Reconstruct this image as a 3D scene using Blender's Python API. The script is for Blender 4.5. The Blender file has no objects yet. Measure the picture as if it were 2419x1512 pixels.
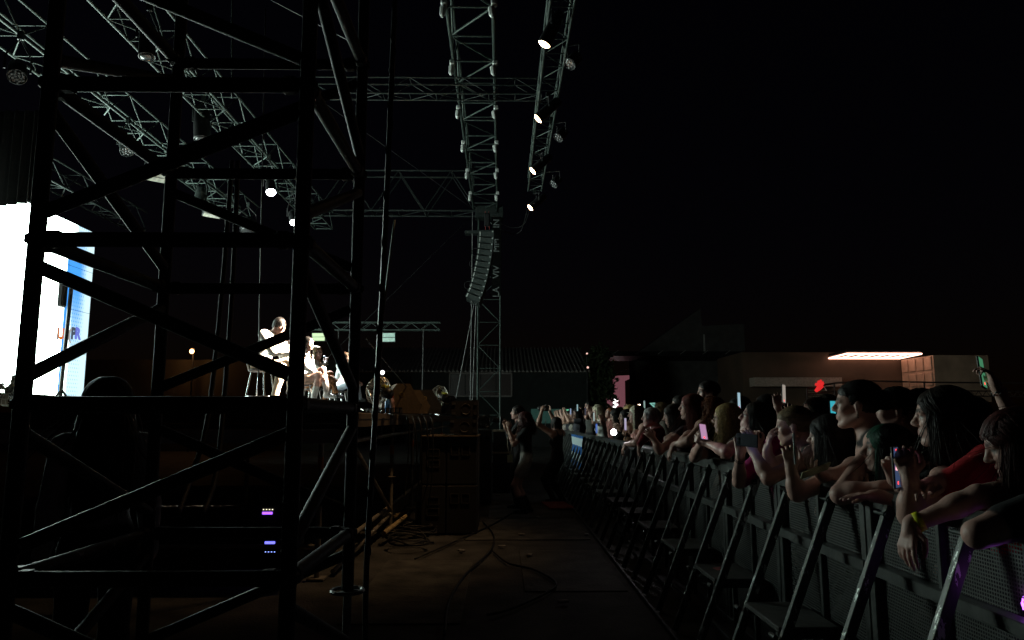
import bpy, bmesh, math, random
import numpy as np
from mathutils import Vector, Matrix
random.seed(7); rng = np.random.default_rng(7)
R = math.radians
S = bpy.context.scene
COL = S.collection

# ---------------------------------------------------------------- camera
CAM = Vector((0.0, 0.0, 1.5)); FPX = 1727.0; W0, H0 = 2418.0, 1512.0
YAW, PITCH = R(-0.8), R(7.62)
cd = bpy.data.cameras.new('camera'); cam = bpy.data.objects.new('camera', cd); COL.objects.link(cam)
cd.sensor_width = 36.0; cd.lens = 36.0 * FPX / W0; cd.clip_start = 0.05; cd.clip_end = 2000
cam.location = CAM; cam.rotation_euler = (R(90) + PITCH, 0, YAW)
S.camera = cam
# ---------------------------------------------------------------- night sky
wd = bpy.data.worlds.new('World'); S.world = wd; wd.use_nodes = True
nt = wd.node_tree; bg = nt.nodes['Background']
sky = nt.nodes.new('ShaderNodeTexSky'); sky.sky_type = 'NISHITA'; sky.sun_disc = False
sky.sun_elevation = R(2.0); sky.sun_rotation = R(120); sky.altitude = 100
tint = nt.nodes.new('ShaderNodeMix'); tint.data_type = 'RGBA'; tint.blend_type = 'MULTIPLY'; tint.inputs[0].default_value = 1; tint.inputs[7].default_value = (.8, .55, 1.0, 1)
nt.links.new(sky.outputs[0], tint.inputs[6]); nt.links.new(tint.outputs[2], bg.inputs[0]); bg.inputs[1].default_value = 0.0012
sl = bpy.data.lights.new('fill_sun', 'SUN'); sl.energy = 0.002; sl.angle = R(0.5); sl.color = (0.8, 0.88, 1.0)  # dim sun lamp added for a trace of ambient light
so = bpy.data.objects.new('fill_sun', sl); COL.objects.link(so); so.rotation_euler = (R(50), 0, R(120)); so['kind'] = 'helper'
S.view_settings.view_transform = 'Standard'; S.view_settings.look = 'None'
S.view_settings.exposure = 0.0; S.view_settings.gamma = 1.0; S.view_settings.use_curve_mapping = False
S.render.engine = 'CYCLES'
cy = S.cycles
cy.max_bounces = 5; cy.diffuse_bounces = 2; cy.glossy_bounces = 3; cy.transmission_bounces = 3
cy.transparent_max_bounces = 12; cy.volume_bounces = 0; cy.sample_clamp_indirect = 2.0; cy.sample_clamp_direct = 0
cy.use_denoising = True; cy.caustics_reflective = False; cy.caustics_refractive = False

CR = cam.rotation_euler.to_matrix()
def ray(px, py): return CR @ Vector(((px - W0 / 2) / FPX, -(py - H0 / 2) / FPX, -1.0))
def at(px, py, Y): d = ray(px, py); return CAM + d * (Y / d.y)
def atx(px, py, X): d = ray(px, py); return CAM + d * (X / d.x)
def atz(px, py, z): d = ray(px, py); return CAM + d * ((z - CAM.z) / d.z)
def proj(p):
    q = CR.transposed() @ (Vector(p) - CAM)
    return (W0 / 2 - FPX * q.x / q.z, H0 / 2 + FPX * q.y / q.z)
V = Vector

# ---------------------------------------------------------------- materials
MATS = {}
def pm(name, col, rough=0.6, metal=0.0, var=0.25, scale=14.0, bump=0.15, emit=None, es=0.0, spec=0.4, col2=None, bscale=None):
    if name in MATS: return MATS[name]
    m = bpy.data.materials.new(name); m.use_nodes = True; n = m.node_tree.nodes; l = m.node_tree.links
    b = n['Principled BSDF']; b.inputs['Roughness'].default_value = rough; b.inputs['Metallic'].default_value = metal
    b.inputs['Specular IOR Level'].default_value = spec
    tc = n.new('ShaderNodeNewGeometry')
    nz = n.new('ShaderNodeTexNoise'); nz.inputs['Scale'].default_value = scale; nz.inputs['Detail'].default_value = 5
    l.new(tc.outputs['Position'], nz.inputs['Vector'])
    cr = n.new('ShaderNodeValToRGB'); l.new(nz.outputs['Fac'], cr.inputs[0])
    c = col[:3]; c2 = col2 or tuple(x * (1 + var) for x in c)
    cr.color_ramp.elements[0].position = 0.3; cr.color_ramp.elements[1].position = 0.7
    cr.color_ramp.elements[0].color = (*[x * (1 - var) for x in c], 1) if not col2 else (*c, 1)
    cr.color_ramp.elements[1].color = (*c2, 1)
    l.new(cr.outputs[0], b.inputs['Base Color'])
    if bump:
        bp = n.new('ShaderNodeBump'); bp.inputs['Strength'].default_value = bump; bp.inputs['Distance'].default_value = 0.01
        nb = n.new('ShaderNodeTexNoise'); nb.inputs['Scale'].default_value = bscale or scale * 4; nb.inputs['Detail'].default_value = 3
        l.new(tc.outputs['Position'], nb.inputs['Vector']); l.new(nb.outputs['Fac'], bp.inputs['Height']); l.new(bp.outputs[0], b.inputs['Normal'])
    if emit:
        b.inputs['Emission Color'].default_value = (*emit, 1); b.inputs['Emission Strength'].default_value = es
    MATS[name] = m; return m
def em(name, col, s): return pm(name, (0.02, 0.02, 0.02), 0.5, emit=col, es=s, bump=0)

alu = pm('aluminium_truss', (0.062, 0.082, 0.075), 0.5, 0.5, bump=0.05)
aludk = pm('weathered_aluminium', (0.034, 0.042, 0.04), 0.5, 0.5, bump=0.05)
galv = pm('dark_scaffold_steel', (0.012, 0.012, 0.013), 0.62, 0.1, spec=.25, scale=26, col2=(0.034, 0.034, 0.036))
_e = galv.node_tree.nodes['Color Ramp'].color_ramp.elements.new(.715); _e.color = (.034, .034, .036, 1); _e = galv.node_tree.nodes['Color Ramp'].color_ramp.elements.new(.73); _e.color = (.2, .2, .21, 1)
blackm = pm('black_painted_metal', (0.016, 0.016, 0.017), 0.45, 0.1, bump=0.1)
blackp = pm('black_plastic', (0.012, 0.012, 0.013), 0.4, bump=0.08)
rubber = pm('black_rubber_cable', (0.012, 0.012, 0.012), 0.6, bump=0)
duvet = pm('black_drape_cloth', (0.0022, 0.0022, 0.002), 0.95, spec=0.1, scale=3)
wood = pm('dark_stage_plywood', (0.1, 0.075, 0.05), 0.75, scale=5)
greypvc = pm('grey_stage_skirt', (0.4, 0.39, 0.42), 0.7, scale=3)
steelcable = pm('steel_guy_wire', (0.05, 0.05, 0.052), 0.5, 0.5, bump=0)
barr = pm('black_barrier_paint', (0.06, 0.065, 0.062), 0.45, 0.3, var=0.4, scale=10)
boxpaint = pm('black_textured_cabinet', (0.02, 0.019, 0.018), 0.6, var=0.3, scale=60, bump=0.3)
glass = pm('lamp_glass', (0.05, 0.05, 0.052), 0.15, 0.2, bump=0)

# ---------------------------------------------------------------- mesh helpers
def frame(d):
    d = V(d).normalized(); a = V((0, 0, 1)) if abs(d.z) < 0.9 else V((1, 0, 0))
    u = d.cross(a).normalized(); return u, u.cross(d).normalized(), d
class MB:
    def __init__(s): s.v = []; s.f = []; s.m = []
    def add(s, vs, fs, mi=0):
        o = len(s.v); s.v += [tuple(x) for x in vs]; s.f += [tuple(i + o for i in f) for f in fs]; s.m += [mi] * len(fs); return s
    def box(s, c, size, M=None, mi=0, bev=0.0):
        c = V(c); hx, hy, hz = (k / 2 for k in size); M = M or Matrix.Identity(3)
        if bev <= 0:
            vs = [c + M @ V((x, y, z)) for x in (-hx, hx) for y in (-hy, hy) for z in (-hz, hz)]
            return s.add(vs, [(0, 1, 3, 2), (4, 6, 7, 5), (0, 4, 5, 1), (2, 3, 7, 6), (0, 2, 6, 4), (1, 5, 7, 3)], mi)
        b = min(bev, hx * .9, hy * .9, hz * .9); vs = []; idx = {}
        for sx in (-1, 1):
            for sy in (-1, 1):
                for sz in (-1, 1):
                    for a in range(3):
                        p = V((sx * (hx - (0 if a == 0 else b)), sy * (hy - (0 if a == 1 else b)), sz * (hz - (0 if a == 2 else b))))
                        idx[(sx, sy, sz, a)] = len(vs); vs.append(c + M @ p)
        fs = []
        for a in range(3):
            o1, o2 = [(1, 2), (2, 0), (0, 1)][a]
            for sg in (-1, 1):
                q = []
                for (p, r_) in ((-1, -1), (1, -1), (1, 1), (-1, 1)):
                    k = [0, 0, 0]; k[a] = sg; k[o1] = p; k[o2] = r_; q.append(idx[(*k, a)])
                fs.append(tuple(q if sg > 0 else q[::-1]))
            for p in (-1, 1):
                for r_ in (-1, 1):
                    k0 = [0, 0, 0]; k0[a] = -1; k0[o1] = p; k0[o2] = r_; k1 = list(k0); k1[a] = 1
                    q = [idx[(*k0, o1)], idx[(*k0, o2)], idx[(*k1, o2)], idx[(*k1, o1)]]
                    fs.append(tuple(q if p * r_ < 0 else q[::-1]))
        for sx in (-1, 1):
            for sy in (-1, 1):
                for sz in (-1, 1):
                    q = [idx[(sx, sy, sz, a)] for a in range(3)]; fs.append(tuple(q if sx * sy * sz > 0 else q[::-1]))
        return s.add(vs, fs, mi)
    def tube(s, p0, p1, r0, r1=None, n=8, mi=0, caps=True):
        return s.path([p0, p1], [r0, r0 if r1 is None else r1], n, mi, caps)
    def path(s, pts, r, n=6, mi=0, caps=True):
        pts = [V(p) for p in pts]; rs = r if isinstance(r, (list, tuple)) else [r] * len(pts)
        vs = []; prev = None
        for i, p in enumerate(pts):
            d = (pts[min(i + 1, len(pts) - 1)] - pts[max(i - 1, 0)])
            if d.length < 1e-9: d = V((0, 0, 1))
            u, w, d = frame(d)
            if prev is not None:
                u = (prev - d * prev.dot(d)); u = u.normalized() if u.length > 1e-6 else frame(d)[0]; w = u.cross(d)
            prev = u
            for k in range(n):
                a = 2 * math.pi * k / n; vs.append(p + (u * math.cos(a) + w * math.sin(a)) * rs[i])
        fs = []
        for i in range(len(pts) - 1):
            for k in range(n):
                k2 = (k + 1) % n; fs.append((i * n + k, (i + 1) * n + k, (i + 1) * n + k2, i * n + k2))
        if caps: fs.append(tuple(range(n))); fs.append(tuple((len(pts) - 1) * n + k for k in reversed(range(n))))
        return s.add(vs, fs, mi)
    def lathe(s, prof, o, d, n=16, mi=0):
        u, w, d = frame(d); o = V(o); vs = []
        for (r, h) in prof:
            for k in range(n):
                a = 2 * math.pi * k / n; vs.append(o + d * h + (u * math.cos(a) + w * math.sin(a)) * r)
        fs = [(i * n + k, (i + 1) * n + k, (i + 1) * n + (k + 1) % n, i * n + (k + 1) % n) for i in range(len(prof) - 1) for k in range(n)]
        fs.append(tuple(range(n))); fs.append(tuple((len(prof) - 1) * n + k for k in reversed(range(n))))
        return s.add(vs, fs, mi)
    def ring(s, c, nrm, Rr, r, n=24, k=5, mi=0, a0=0, a1=360):
        u, w, d = frame(nrm); c = V(c); full = abs(a1 - a0) >= 360
        pts = [c + (u * math.cos(R(a0 + (a1 - a0) * i / n)) + w * math.sin(R(a0 + (a1 - a0) * i / n))) * Rr for i in range(n + 1)]
        return s.path(pts, r, k, mi, caps=not full)
    def prism(s, poly, d, mi=0):
        d = V(d); k = len(poly); vs = [V(p) for p in poly] + [V(p) + d for p in poly]
        fs = [tuple(range(k))[::-1], tuple(range(k, 2 * k))] + [(i, (i + 1) % k, (i + 1) % k + k, i + k) for i in range(k)]
        return s.add(vs, fs, mi)
    def mesh(s, name, mats, base=V((0, 0, 0)), smooth=False):
        me = bpy.data.meshes.new(name)
        me.from_pydata([(x - base[0], y - base[1], z - base[2]) for x, y, z in s.v], [], s.f)
        for m in (mats if isinstance(mats, (list, tuple)) else [mats]): me.materials.append(m)
        if any(s.m): me.polygons.foreach_set('material_index', s.m)
        if smooth: me.polygons.foreach_set('use_smooth', [True] * len(s.f))
        bm = bmesh.new(); bm.from_mesh(me); bmesh.ops.recalc_face_normals(bm, faces=bm.faces); bm.to_mesh(me); bm.free()
        me.update(); return me
def props(o, label=None, cat=None, group=None, kind=None):
    if label: o['label'] = label
    if cat: o['category'] = cat
    if group: o['group'] = group
    if kind: o['kind'] = kind
    return o
def empty(name, base, label, cat, group=None):
    o = bpy.data.objects.new(name, None); o.empty_display_size = 0.1; o.location = base; COL.objects.link(o)
    return props(o, label, cat, group)
def wbase(o):
    b = V((0, 0, 0))
    while o is not None: b = b + o.location; o = o.parent
    return b
def mk(name, mb, mats, parent=None, base=None, smooth=False, **kw):
    """mesh built in world coordinates -> object (child of parent, or top level with origin at base)"""
    b = V(base) if base is not None else (V((0, 0, 0)) if parent is None else wbase(parent))
    o = bpy.data.objects.new(name, mb.mesh(name, mats, b, smooth)); COL.objects.link(o)
    if parent is not None: o.parent = parent; o.location = b - wbase(parent)
    else: o.location = b
    return props(o, **kw)
UT = {}
def bar(name, p0, p1, r, mat, parent, n=8):
    key = (mat.name, n)
    if key not in UT:
        m = MB(); m.tube((0, 0, 0), (0, 0, 1), 1, n=n); UT[key] = m.mesh('tube', mat, smooth=False)
        fl = [len(p.vertices) == 4 for p in UT[key].polygons]; UT[key].polygons.foreach_set('use_smooth', fl)
    p0, p1 = V(p0), V(p1); d = p1 - p0; u, w, dn = frame(d)
    o = bpy.data.objects.new(name, UT[key]); COL.objects.link(o); o.parent = parent
    M = Matrix((u * r, w * r, dn * d.length)).transposed().to_4x4(); M.translation = p0 - wbase(parent)
    o.matrix_local = M; return o
def rotz(a): return Matrix.Rotation(a, 3, 'Z')
def lookM(fwd, up=V((0, 0, 1))):
    f = V(fwd).normalized(); l = V(up).cross(f).normalized(); u = f.cross(l); return Matrix((f, l, u)).transposed()
def spot(parent, name, loc, target, power, col, ang=20, blend=0.4, size=0.08):
    ld = bpy.data.lights.new(name, 'SPOT'); ld.energy = power; ld.color = col; ld.spot_size = R(ang); ld.spot_blend = blend; ld.shadow_soft_size = size
    o = bpy.data.objects.new(name, ld); COL.objects.link(o); o.parent = parent
    d = (V(target) - V(loc)).normalized(); o.rotation_euler = d.to_track_quat('-Z', 'Y').to_euler(); o.location = V(loc) - wbase(parent); return o
def point(parent, name, loc, power, col, size=0.05):
    ld = bpy.data.lights.new(name, 'POINT'); ld.energy = power; ld.color = col; ld.shadow_soft_size = size
    o = bpy.data.objects.new(name, ld); COL.objects.link(o); o.parent = parent; o.location = V(loc) - (wbase(parent) if parent else V((0, 0, 0))); return o
# ================================================================ GROUND
asph = pm('worn_asphalt', (0.05, 0.047, 0.043), 0.8, var=0.65, scale=2.6, bump=1.0, bscale=38)
conc = pm('stained_concrete', (0.07, 0.066, 0.058), 0.75, var=0.65, scale=3.5, bump=0.8, bscale=30)
ply = pm('scuffed_plywood', (0.12, 0.095, 0.07), 0.7, var=0.4, scale=3)
g = MB(); g.add([(-300, -100, 0), (300, -100, 0), (300, 500, 0), (-300, 500, 0)], [(0, 1, 2, 3)])
mk('ground', g, asph, kind='structure', label='dark worn asphalt ground of the festival yard')
def slab(x0, x1, y0, y1, z, mat, name='pavement'):
    m = MB(); m.box(((x0 + x1) / 2, (y0 + y1) / 2, z / 2 + 0.002), (x1 - x0, y1 - y0, z), bev=0.004); return mk(name, m, mat, base=((x0 + x1) / 2, (y0 + y1) / 2, 0), kind='structure')
for (xa, xb, ya, yb, z) in ((-.45, 1.1, 9.3, 11.2, .012), (-.2, .9, 11.25, 13.0, .016), (-1.2, -.3, 5.6, 8.0, .01), (.2, 1.1, 6.6, 8.6, .008)): slab(xa, xb, ya, yb, z, conc)

# ================================================================ CROWD BARRIER
perf = bpy.data.materials.new('perforated_sheet'); perf.use_nodes = True
n = perf.node_tree.nodes; l = perf.node_tree.links; pb = n['Principled BSDF']; out = n['Material Output']
pb.inputs['Base Color'].default_value = (0.055, 0.06, 0.057, 1); pb.inputs['Metallic'].default_value = 0.3; pb.inputs['Roughness'].default_value = 0.45
ge = n.new('ShaderNodeNewGeometry'); sx = n.new('ShaderNodeSeparateXYZ'); l.new(ge.outputs['Position'], sx.inputs[0])
def mth(op, a, b=None):
    q = n.new('ShaderNodeMath'); q.operation = op
    for i, v in enumerate((a, b)):
        if v is None: continue
        if isinstance(v, (int, float)): q.inputs[i].default_value = v
        else: l.new(v, q.inputs[i])
    return q.outputs[0]
PITCHH = 0.0135
fy = mth('ABSOLUTE', mth('SUBTRACT', mth('FRACT', mth('DIVIDE', sx.outputs[1], PITCHH)), 0.5))
fz = mth('ABSOLUTE', mth('SUBTRACT', mth('FRACT', mth('DIVIDE', sx.outputs[2], PITCHH)), 0.5))
hole = mth('LESS_THAN', mth('MAXIMUM', fy, fz), 0.30)
tr = n.new('ShaderNodeBsdfTransparent'); mx = n.new('ShaderNodeMixShader')
l.new(hole, mx.inputs[0]); l.new(pb.outputs[0], mx.inputs[1]); l.new(tr.outputs[0], mx.inputs[2]); l.new(mx.outputs[0], out.inputs[0])
# chipped paint for the braces
chip = pm('chipped_black_paint', (0.075, 0.085, 0.08), 0.42, 0.25, var=0.3, scale=9)
n2 = chip.node_tree.nodes; l2 = chip.node_tree.links; b2 = n2['Principled BSDF']
nz = n2.new('ShaderNodeTexNoise'); nz.inputs['Scale'].default_value = 16; nz.inputs['Detail'].default_value = 8; nz.inputs['Roughness'].default_value = 0.7
tc2 = n2.new('ShaderNodeTexCoord'); mp2 = n2.new('ShaderNodeMapping'); mp2.inputs['Scale'].default_value = (1.6, 1.6, 0.55)
g2 = n2.new('ShaderNodeNewGeometry'); l2.new(g2.outputs['Position'], mp2.inputs[0]); l2.new(mp2.outputs[0], nz.inputs['Vector'])
r2 = n2.new('ShaderNodeValToRGB'); r2.color_ramp.elements[0].position = 0.59; r2.color_ramp.elements[1].position = 0.6; l2.new(nz.outputs['Fac'], r2.inputs[0])
mxc = n2.new('ShaderNodeMix'); mxc.data_type = 'RGBA'
src = b2.inputs['Base Color'].links[0].from_socket
l2.new(r2.outputs[0], mxc.inputs[0]); l2.new(src, mxc.inputs[6]); mxc.inputs[7].default_value = (0.75, 0.8, 0.76, 1); l2.new(mxc.outputs[2], b2.inputs['Base Color'])

BX, BW, BTOP = 1.69, 1.08, 1.18
red_tape = pm('pink_gaffer_tape', (0.45, 0.1, 0.1), 0.6)
ords = ['first', 'second', 'third', 'fourth', 'fifth', 'sixth', 'seventh', 'eighth', 'ninth', 'tenth', 'eleventh', 'twelfth', 'thirteenth', 'fourteenth', 'fifteenth', 'sixteenth', 'seventeenth', 'eighteenth']
def barrier(i):
    y0 = 1.26 + i * BW; y1 = y0 + BW; e = 0.004
    lab = 'black perforated steel crowd barrier section, ' + ords[i] + ' in line counted from the camera'
    t = empty('crowd_barrier', (BX, (y0 + y1) / 2, 0), lab, 'crowd barrier', 'barrier sections along the photo pit')
    def B(nm, c, s, mat=barr, bev=0.004):
        m = MB(); m.box(c, s, bev=bev); return mk(nm, m, mat, t)
    for yy in (y0 + 0.03, y1 - 0.03): B('post', (BX, yy, 0.575), (0.05, 0.05, 1.13))
    B('post', (BX + 0.004, (y0 + y1) / 2, 0.575), (0.035, 0.03, 1.1))
    m = MB(); m.prism([(BX - 0.045, y0 + e, 1.105), (BX - 0.05, y0 + e, 1.155), (BX - 0.03, y0 + e, 1.18), (BX + 0.045, y0 + e, 1.18), (BX + 0.06, y0 + e, 1.16), (BX + 0.06, y0 + e, 1.12), (BX - 0.02, y0 + e, 1.1)], (0, BW - 2 * e, 0))
    mk('top_rail', m, barr, t)
    B('middle_rail', (BX - 0.012, (y0 + y1) / 2, 0.83), (0.06, BW - 2 * e, 0.05))
    B('bottom_rail', (BX - 0.006, (y0 + y1) / 2, 0.045), (0.07, BW - 2 * e, 0.05))
    for nm, za, zb in (('perforated_panel', 0.07, 0.803), ('perforated_panel', 0.857, 1.1)):
        m = MB(); x = BX + 0.012; m.add([(x, y0 + .055, za), (x, y1 - .055, za), (x, y1 - .055, zb), (x, y0 + .055, zb)], [(0, 1, 2, 3)]); mk(nm, m, perf, t)
    for k, yb in enumerate((y0 + 0.27, y0 + 0.81)):
        a = V((1.205, yb, 0.035)); b = V((1.648, yb, 1.13)); d = (b - a).normalized(); M = Matrix((d.cross(V((0, 1, 0))), V((0, 1, 0)), d)).transposed()
        m = MB(); m.box((a + b) / 2, (0.044, 0.034, (b - a).length), M, bev=0.003); br = mk('brace', m, chip if i < 7 else barr, t)
        m = MB(); m.tube(b + V((-.045, -.05, -.03)), b + V((-.045, .05, -.03)), 0.008); m.ring(b + V((-.045, -.055, -.03)), (0, 1, 0), 0.016, 0.004, 10, 4); mk('locking_pin', m, aludk, br)
        m = MB(); m.tube(a + V((.11, -.03, .42)) , a + V((.11, .03, .42)), 0.012); mk('bolt', m, barr, br)
    B('step', (1.5, y0 + 0.54, 0.475), (0.30, 0.5, 0.028), pm('black_step_plate', (0.05, 0.05, 0.047), 0.7, var=0.4, scale=6, bump=0.4))
    for yy in (y0 + 0.32, y0 + 0.76):
        m = MB(); m.box((1.5, yy, 0.445), (0.30, 0.03, 0.03)); m.box((1.62, yy, 0.24), (0.03, 0.03, 0.40)); mk('step_support', m, barr, t)
    B('floor_bar', (1.45, y0 + 0.54, 0.11), (0.035, 0.5, 0.035))
    B('floor_plate', (1.76, (y0 + y1) / 2, 0.014), (1.18, BW - 2 * e, 0.012), pm('checker_floor_plate', (0.035, 0.034, 0.03), 0.6, var=0.4, scale=8, bump=0.4), 0.002)
    m = MB(); m.box((1.178, (y0 + y1) / 2, 0.02), (0.02, BW - 2 * e, 0.03), bev=.003); mk('edge_strip', m, barr, t)
    if i == 3:
        m = MB(); q = [(1.43, y0 + .62, .4915), (1.5, y0 + .66, .4915), (1.47, y0 + .58, .4915), (1.56, y0 + .5, .4915), (1.5, y0 + .56, .4915), (1.44, y0 + .54, .4915)]; m.add(q, [(0, 1, 2, 4, 5), (2, 3, 4)]); mk('tape_scrap', m, red_tape, t)
for i in range(17): barrier(i)

# ================================================================ STAGE
SX, SY0, SY1, SZ, SBX = -1.38, 7.0, 22.0, 1.55, -10.6
st = empty('stage', (SX, SY0, 0), 'raised concert stage with grey skirted side and wooden front edge', 'stage')
for i in range(6):
    for j in range(5):
        xa = SX - i * 1.53; ya = SY0 + j * 3.0
        m = MB(); m.box((xa - 0.765, ya + 1.5, SZ - 0.05), (1.522, 2.992, 0.1)); mk('deck_panel', m, pm('pale_bounce_deck', (.38, .37, .36), .6, scale=3), st)  # deck top made pale to bounce fill light at the performers
xs0 = SX
for i in range(5):
    xa, xb = SX - i * 1.84, SX - (i + 1) * 1.84; c = (xa + xb) / 2; w = 1.835
    m = MB(); m.box((c, SY0 - .02, 1.5), (w, .03, .1)); mk('skirt_board', m, pm('dark_skirt_board', (0.045, 0.042, 0.045), 0.7), st)
    m = MB(); m.box((c, SY0 - .012, 1.42), (w, .03, .05)); mk('skirt_board', m, pm('dark_skirt_board', (0, 0, 0)), st)
    m = MB(); m.box((c, SY0 - .026, 1.325), (w, .03, .125)); mk('skirt_board', m, greypvc, st)
for j in range(8):
    ya = SY0 + j * 1.875
    m = MB(); m.box((SX + .012, ya + .937, 1.515), (.03, 1.865, .06), bev=.004); mk('edge_board', m, ply, st)
    m = MB(); m.box((SX + .006, ya + .937, 1.445), (.03, 1.865, .07), bev=.004); mk('edge_board', m, wood, st)
orange = pm('orange_tape', (0.6, 0.16, 0.03), 0.5); jackm = pm('galvanised_jack', (0.3, 0.27, 0.22), 0.5, 0.5)
def stage_leg(x, y, band=True):
    L = bar('leg', (x, y, 0.02), (x, y, 1.4), 0.026, jackm, st, 10)
    m = MB(); m.box((x, y, .02), (.16, .16, .012)); mk('base_plate', m, jackm, st)
    m = MB(); m.lathe([(.03, 0), (.065, .004), (.065, .012), (.03, .016)], (x, y, .72), (0, 0, 1), 12); mk('jack_nut', m, jackm, st)
    if band:
        m = MB(); m.tube((x, y, 1.02), (x, y, 1.13), 0.0275, n=10); mk('tape_band', m, orange, st)
for (x, y) in ((-1.46, 9.9), (-1.5, 12.5), (-1.5, 15.5), (-1.5, 18.5), (-1.72, 7.1), (-3.4, 7.15), (-5.3, 7.15), (-7.2, 7.15), (-3.4, 10), (-5.3, 10)): stage_leg(x, y)
for (a, b) in (((-1.44, 7.3, 1.28), (-1.44, 20, 1.28)), ((-1.5, 7.3, .33), (-1.5, 20, .33)), ((-1.7, 7.12, .3), (-9, 7.12, .3)), ((-1.46, 9.9, .25), (-1.62, 7.3, .04))):
    bar('ledger', a, b, .024, jackm, st, 10)
bar('ledger', (-1.44, 9.8, 0.3), (-1.5, 7.6, 1.2), .022, jackm, st, 10)

# ================================================================ LED WALL
led = bpy.data.materials.new('led_content'); led.use_nodes = True; n = led.node_tree.nodes; l = led.node_tree.links
out = n['Material Output']; n.remove(n['Principled BSDF']); e = n.new('ShaderNodeEmission'); l.new(e.outputs[0], out.inputs[0])
ge = n.new('ShaderNodeNewGeometry'); sx = n.new('ShaderNodeSeparateXYZ'); l.new(ge.outputs['Position'], sx.inputs[0])
py_, pz_ = sx.outputs[1], sx.outputs[2]
def smooth(v, a, b):
    q = n.new('ShaderNodeMapRange'); q.interpolation_type = 'SMOOTHSTEP'; l.new(v, q.inputs[0]); q.inputs[1].default_value = a; q.inputs[2].default_value = b; return q.outputs[0]
blue = mth('MULTIPLY', smooth(py_, 16.35, 16.8), mth('SUBTRACT', 1.0, smooth(py_, 17.15, 17.55)))
blue = mth('MULTIPLY', blue, mth('MULTIPLY', smooth(pz_, 2.6, 4.7), mth('SUBTRACT', 1.0, smooth(pz_, 5.3, 5.7))))
dy = mth('ABSOLUTE', mth('SUBTRACT', mth('FRACT', mth('DIVIDE', mth('ADD', py_, mth('MULTIPLY', pz_, .5)), .09)), .5)); dz = mth('ABSOLUTE', mth('SUBTRACT', mth('FRACT', mth('DIVIDE', pz_, .09)), .5))
dots = mth('MULTIPLY', mth('LESS_THAN', mth('MAXIMUM', dy, dz), .2), mth('MULTIPLY', smooth(py_, 16.9, 17.0), mth('SUBTRACT', 1.0, smooth(py_, 17.35, 17.5))))
stripe = mth('MULTIPLY', mth('LESS_THAN', mth('ABSOLUTE', mth('SUBTRACT', py_, 16.74)), .085), mth('LESS_THAN', pz_, 5.2)); blue2 = mth('MINIMUM', mth('ADD', mth('MAXIMUM', blue, stripe), mth('MULTIPLY', dots, .45)), 1.0)
rows = mth('LESS_THAN', mth('ABSOLUTE', mth('SUBTRACT', mth('FRACT', mth('DIVIDE', pz_, .37)), .5)), .025)
cols_ = mth('LESS_THAN', mth('FRACT', mth('DIVIDE', py_, .8)), .5)
lines = mth('MULTIPLY', mth('MULTIPLY', rows, cols_), mth('MULTIPLY', mth('SUBTRACT', 1.0, smooth(py_, 16.1, 16.2)), mth('MULTIPLY', smooth(pz_, 3.2, 3.4), mth('SUBTRACT', 1.0, smooth(pz_, 4.5, 4.7)))))
mixc = n.new('ShaderNodeMix'); mixc.data_type = 'RGBA'; l.new(blue2, mixc.inputs[0]); LEDW = 21.0
mixc.inputs[6].default_value = (LEDW * .8, LEDW, LEDW * .9, 1); mixc.inputs[7].default_value = (0.08, 0.42, 1.1, 1)
mixp = n.new('ShaderNodeMix'); mixp.data_type = 'RGBA'; l.new(smooth(py_, 16.75, 17.0), mixp.inputs[0]); mixp.inputs[6].default_value = (LEDW * .8, LEDW, LEDW * .9, 1); mixp.inputs[7].default_value = (.78, 1.08, 1.15, 1); l.new(mixp.outputs[2], mixc.inputs[6])
mixd = n.new('ShaderNodeMix'); mixd.data_type = 'RGBA'; l.new(lines, mixd.inputs[0]); l.new(mixc.outputs[2], mixd.inputs[6]); mixd.inputs[7].default_value = (.45, .45, .47, 1)
l.new(mixd.outputs[2], e.inputs[0])
lw = empty('led_wall', (-10.1, 17.7, SZ), 'glaring white LED video wall at the back of the stage', 'video wall')
for i in range(6):
    for j in range(4):
        ya = 17.7 - (i + 1) * .967; za = 2.0 + j
        m = MB(); m.add([(-9.999, ya + .004, za + .004), (-9.999, ya + .963, za + .004), (-9.999, ya + .963, za + .996), (-9.999, ya + .004, za + .996)], [(0, 1, 2, 3)]); pn = mk('panel', m, led, lw)
        m = MB(); m.box((-10.05, ya + .4835, za + .5), (.09, .963, .992)); mk('panel_back', m, blackp, pn)
for yy in (12.2, 14, 16.5): bar('support_leg', (-10.2, yy, SZ), (-10.2, yy, 2.0), .04, blackm, lw)
def text(ch, loc, M, size, mat, parent, name='lettering', ext=0.002, bold=0.0):
    c = bpy.data.curves.new(name, 'FONT'); c.body = ch; c.size = size; c.extrude = ext; c.align_x = 'CENTER'; c.resolution_u = 3; c.offset = bold
    tmp = bpy.data.objects.new(name, c); COL.objects.link(tmp); dg = bpy.context.evaluated_depsgraph_get()
    me = bpy.data.meshes.new_from_object(tmp.evaluated_get(dg)); bpy.data.objects.remove(tmp)
    me.materials.clear(); me.materials.append(mat)
    o = bpy.data.objects.new(name, me); COL.objects.link(o); o.parent = parent
    mm = M.to_4x4(); mm.translation = V(loc) - wbase(parent); o.matrix_local = mm; return o
MX = Matrix(((0, 0, 1), (1, 0, 0), (0, 1, 0)))   # text runs along +Y, faces +X
for ch, px, c, s in (('I', 135, (.35, .36, .38), .36), ('U', 142, (.9, .25, .05), .33), ('S', 153, (.45, .2, .45), .33), ('(', 163, (.5, .5, .5), .33), ('P', 172, (.08, .1, .15), .36), ('R', 182, (.2, .25, .9), .36)):
    p = atx(px, 800, -9.99); text(ch, (-9.985, p.y, p.z), MX, s, em('led_letter_' + ch, c, .8), lw, bold=.022)
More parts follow.
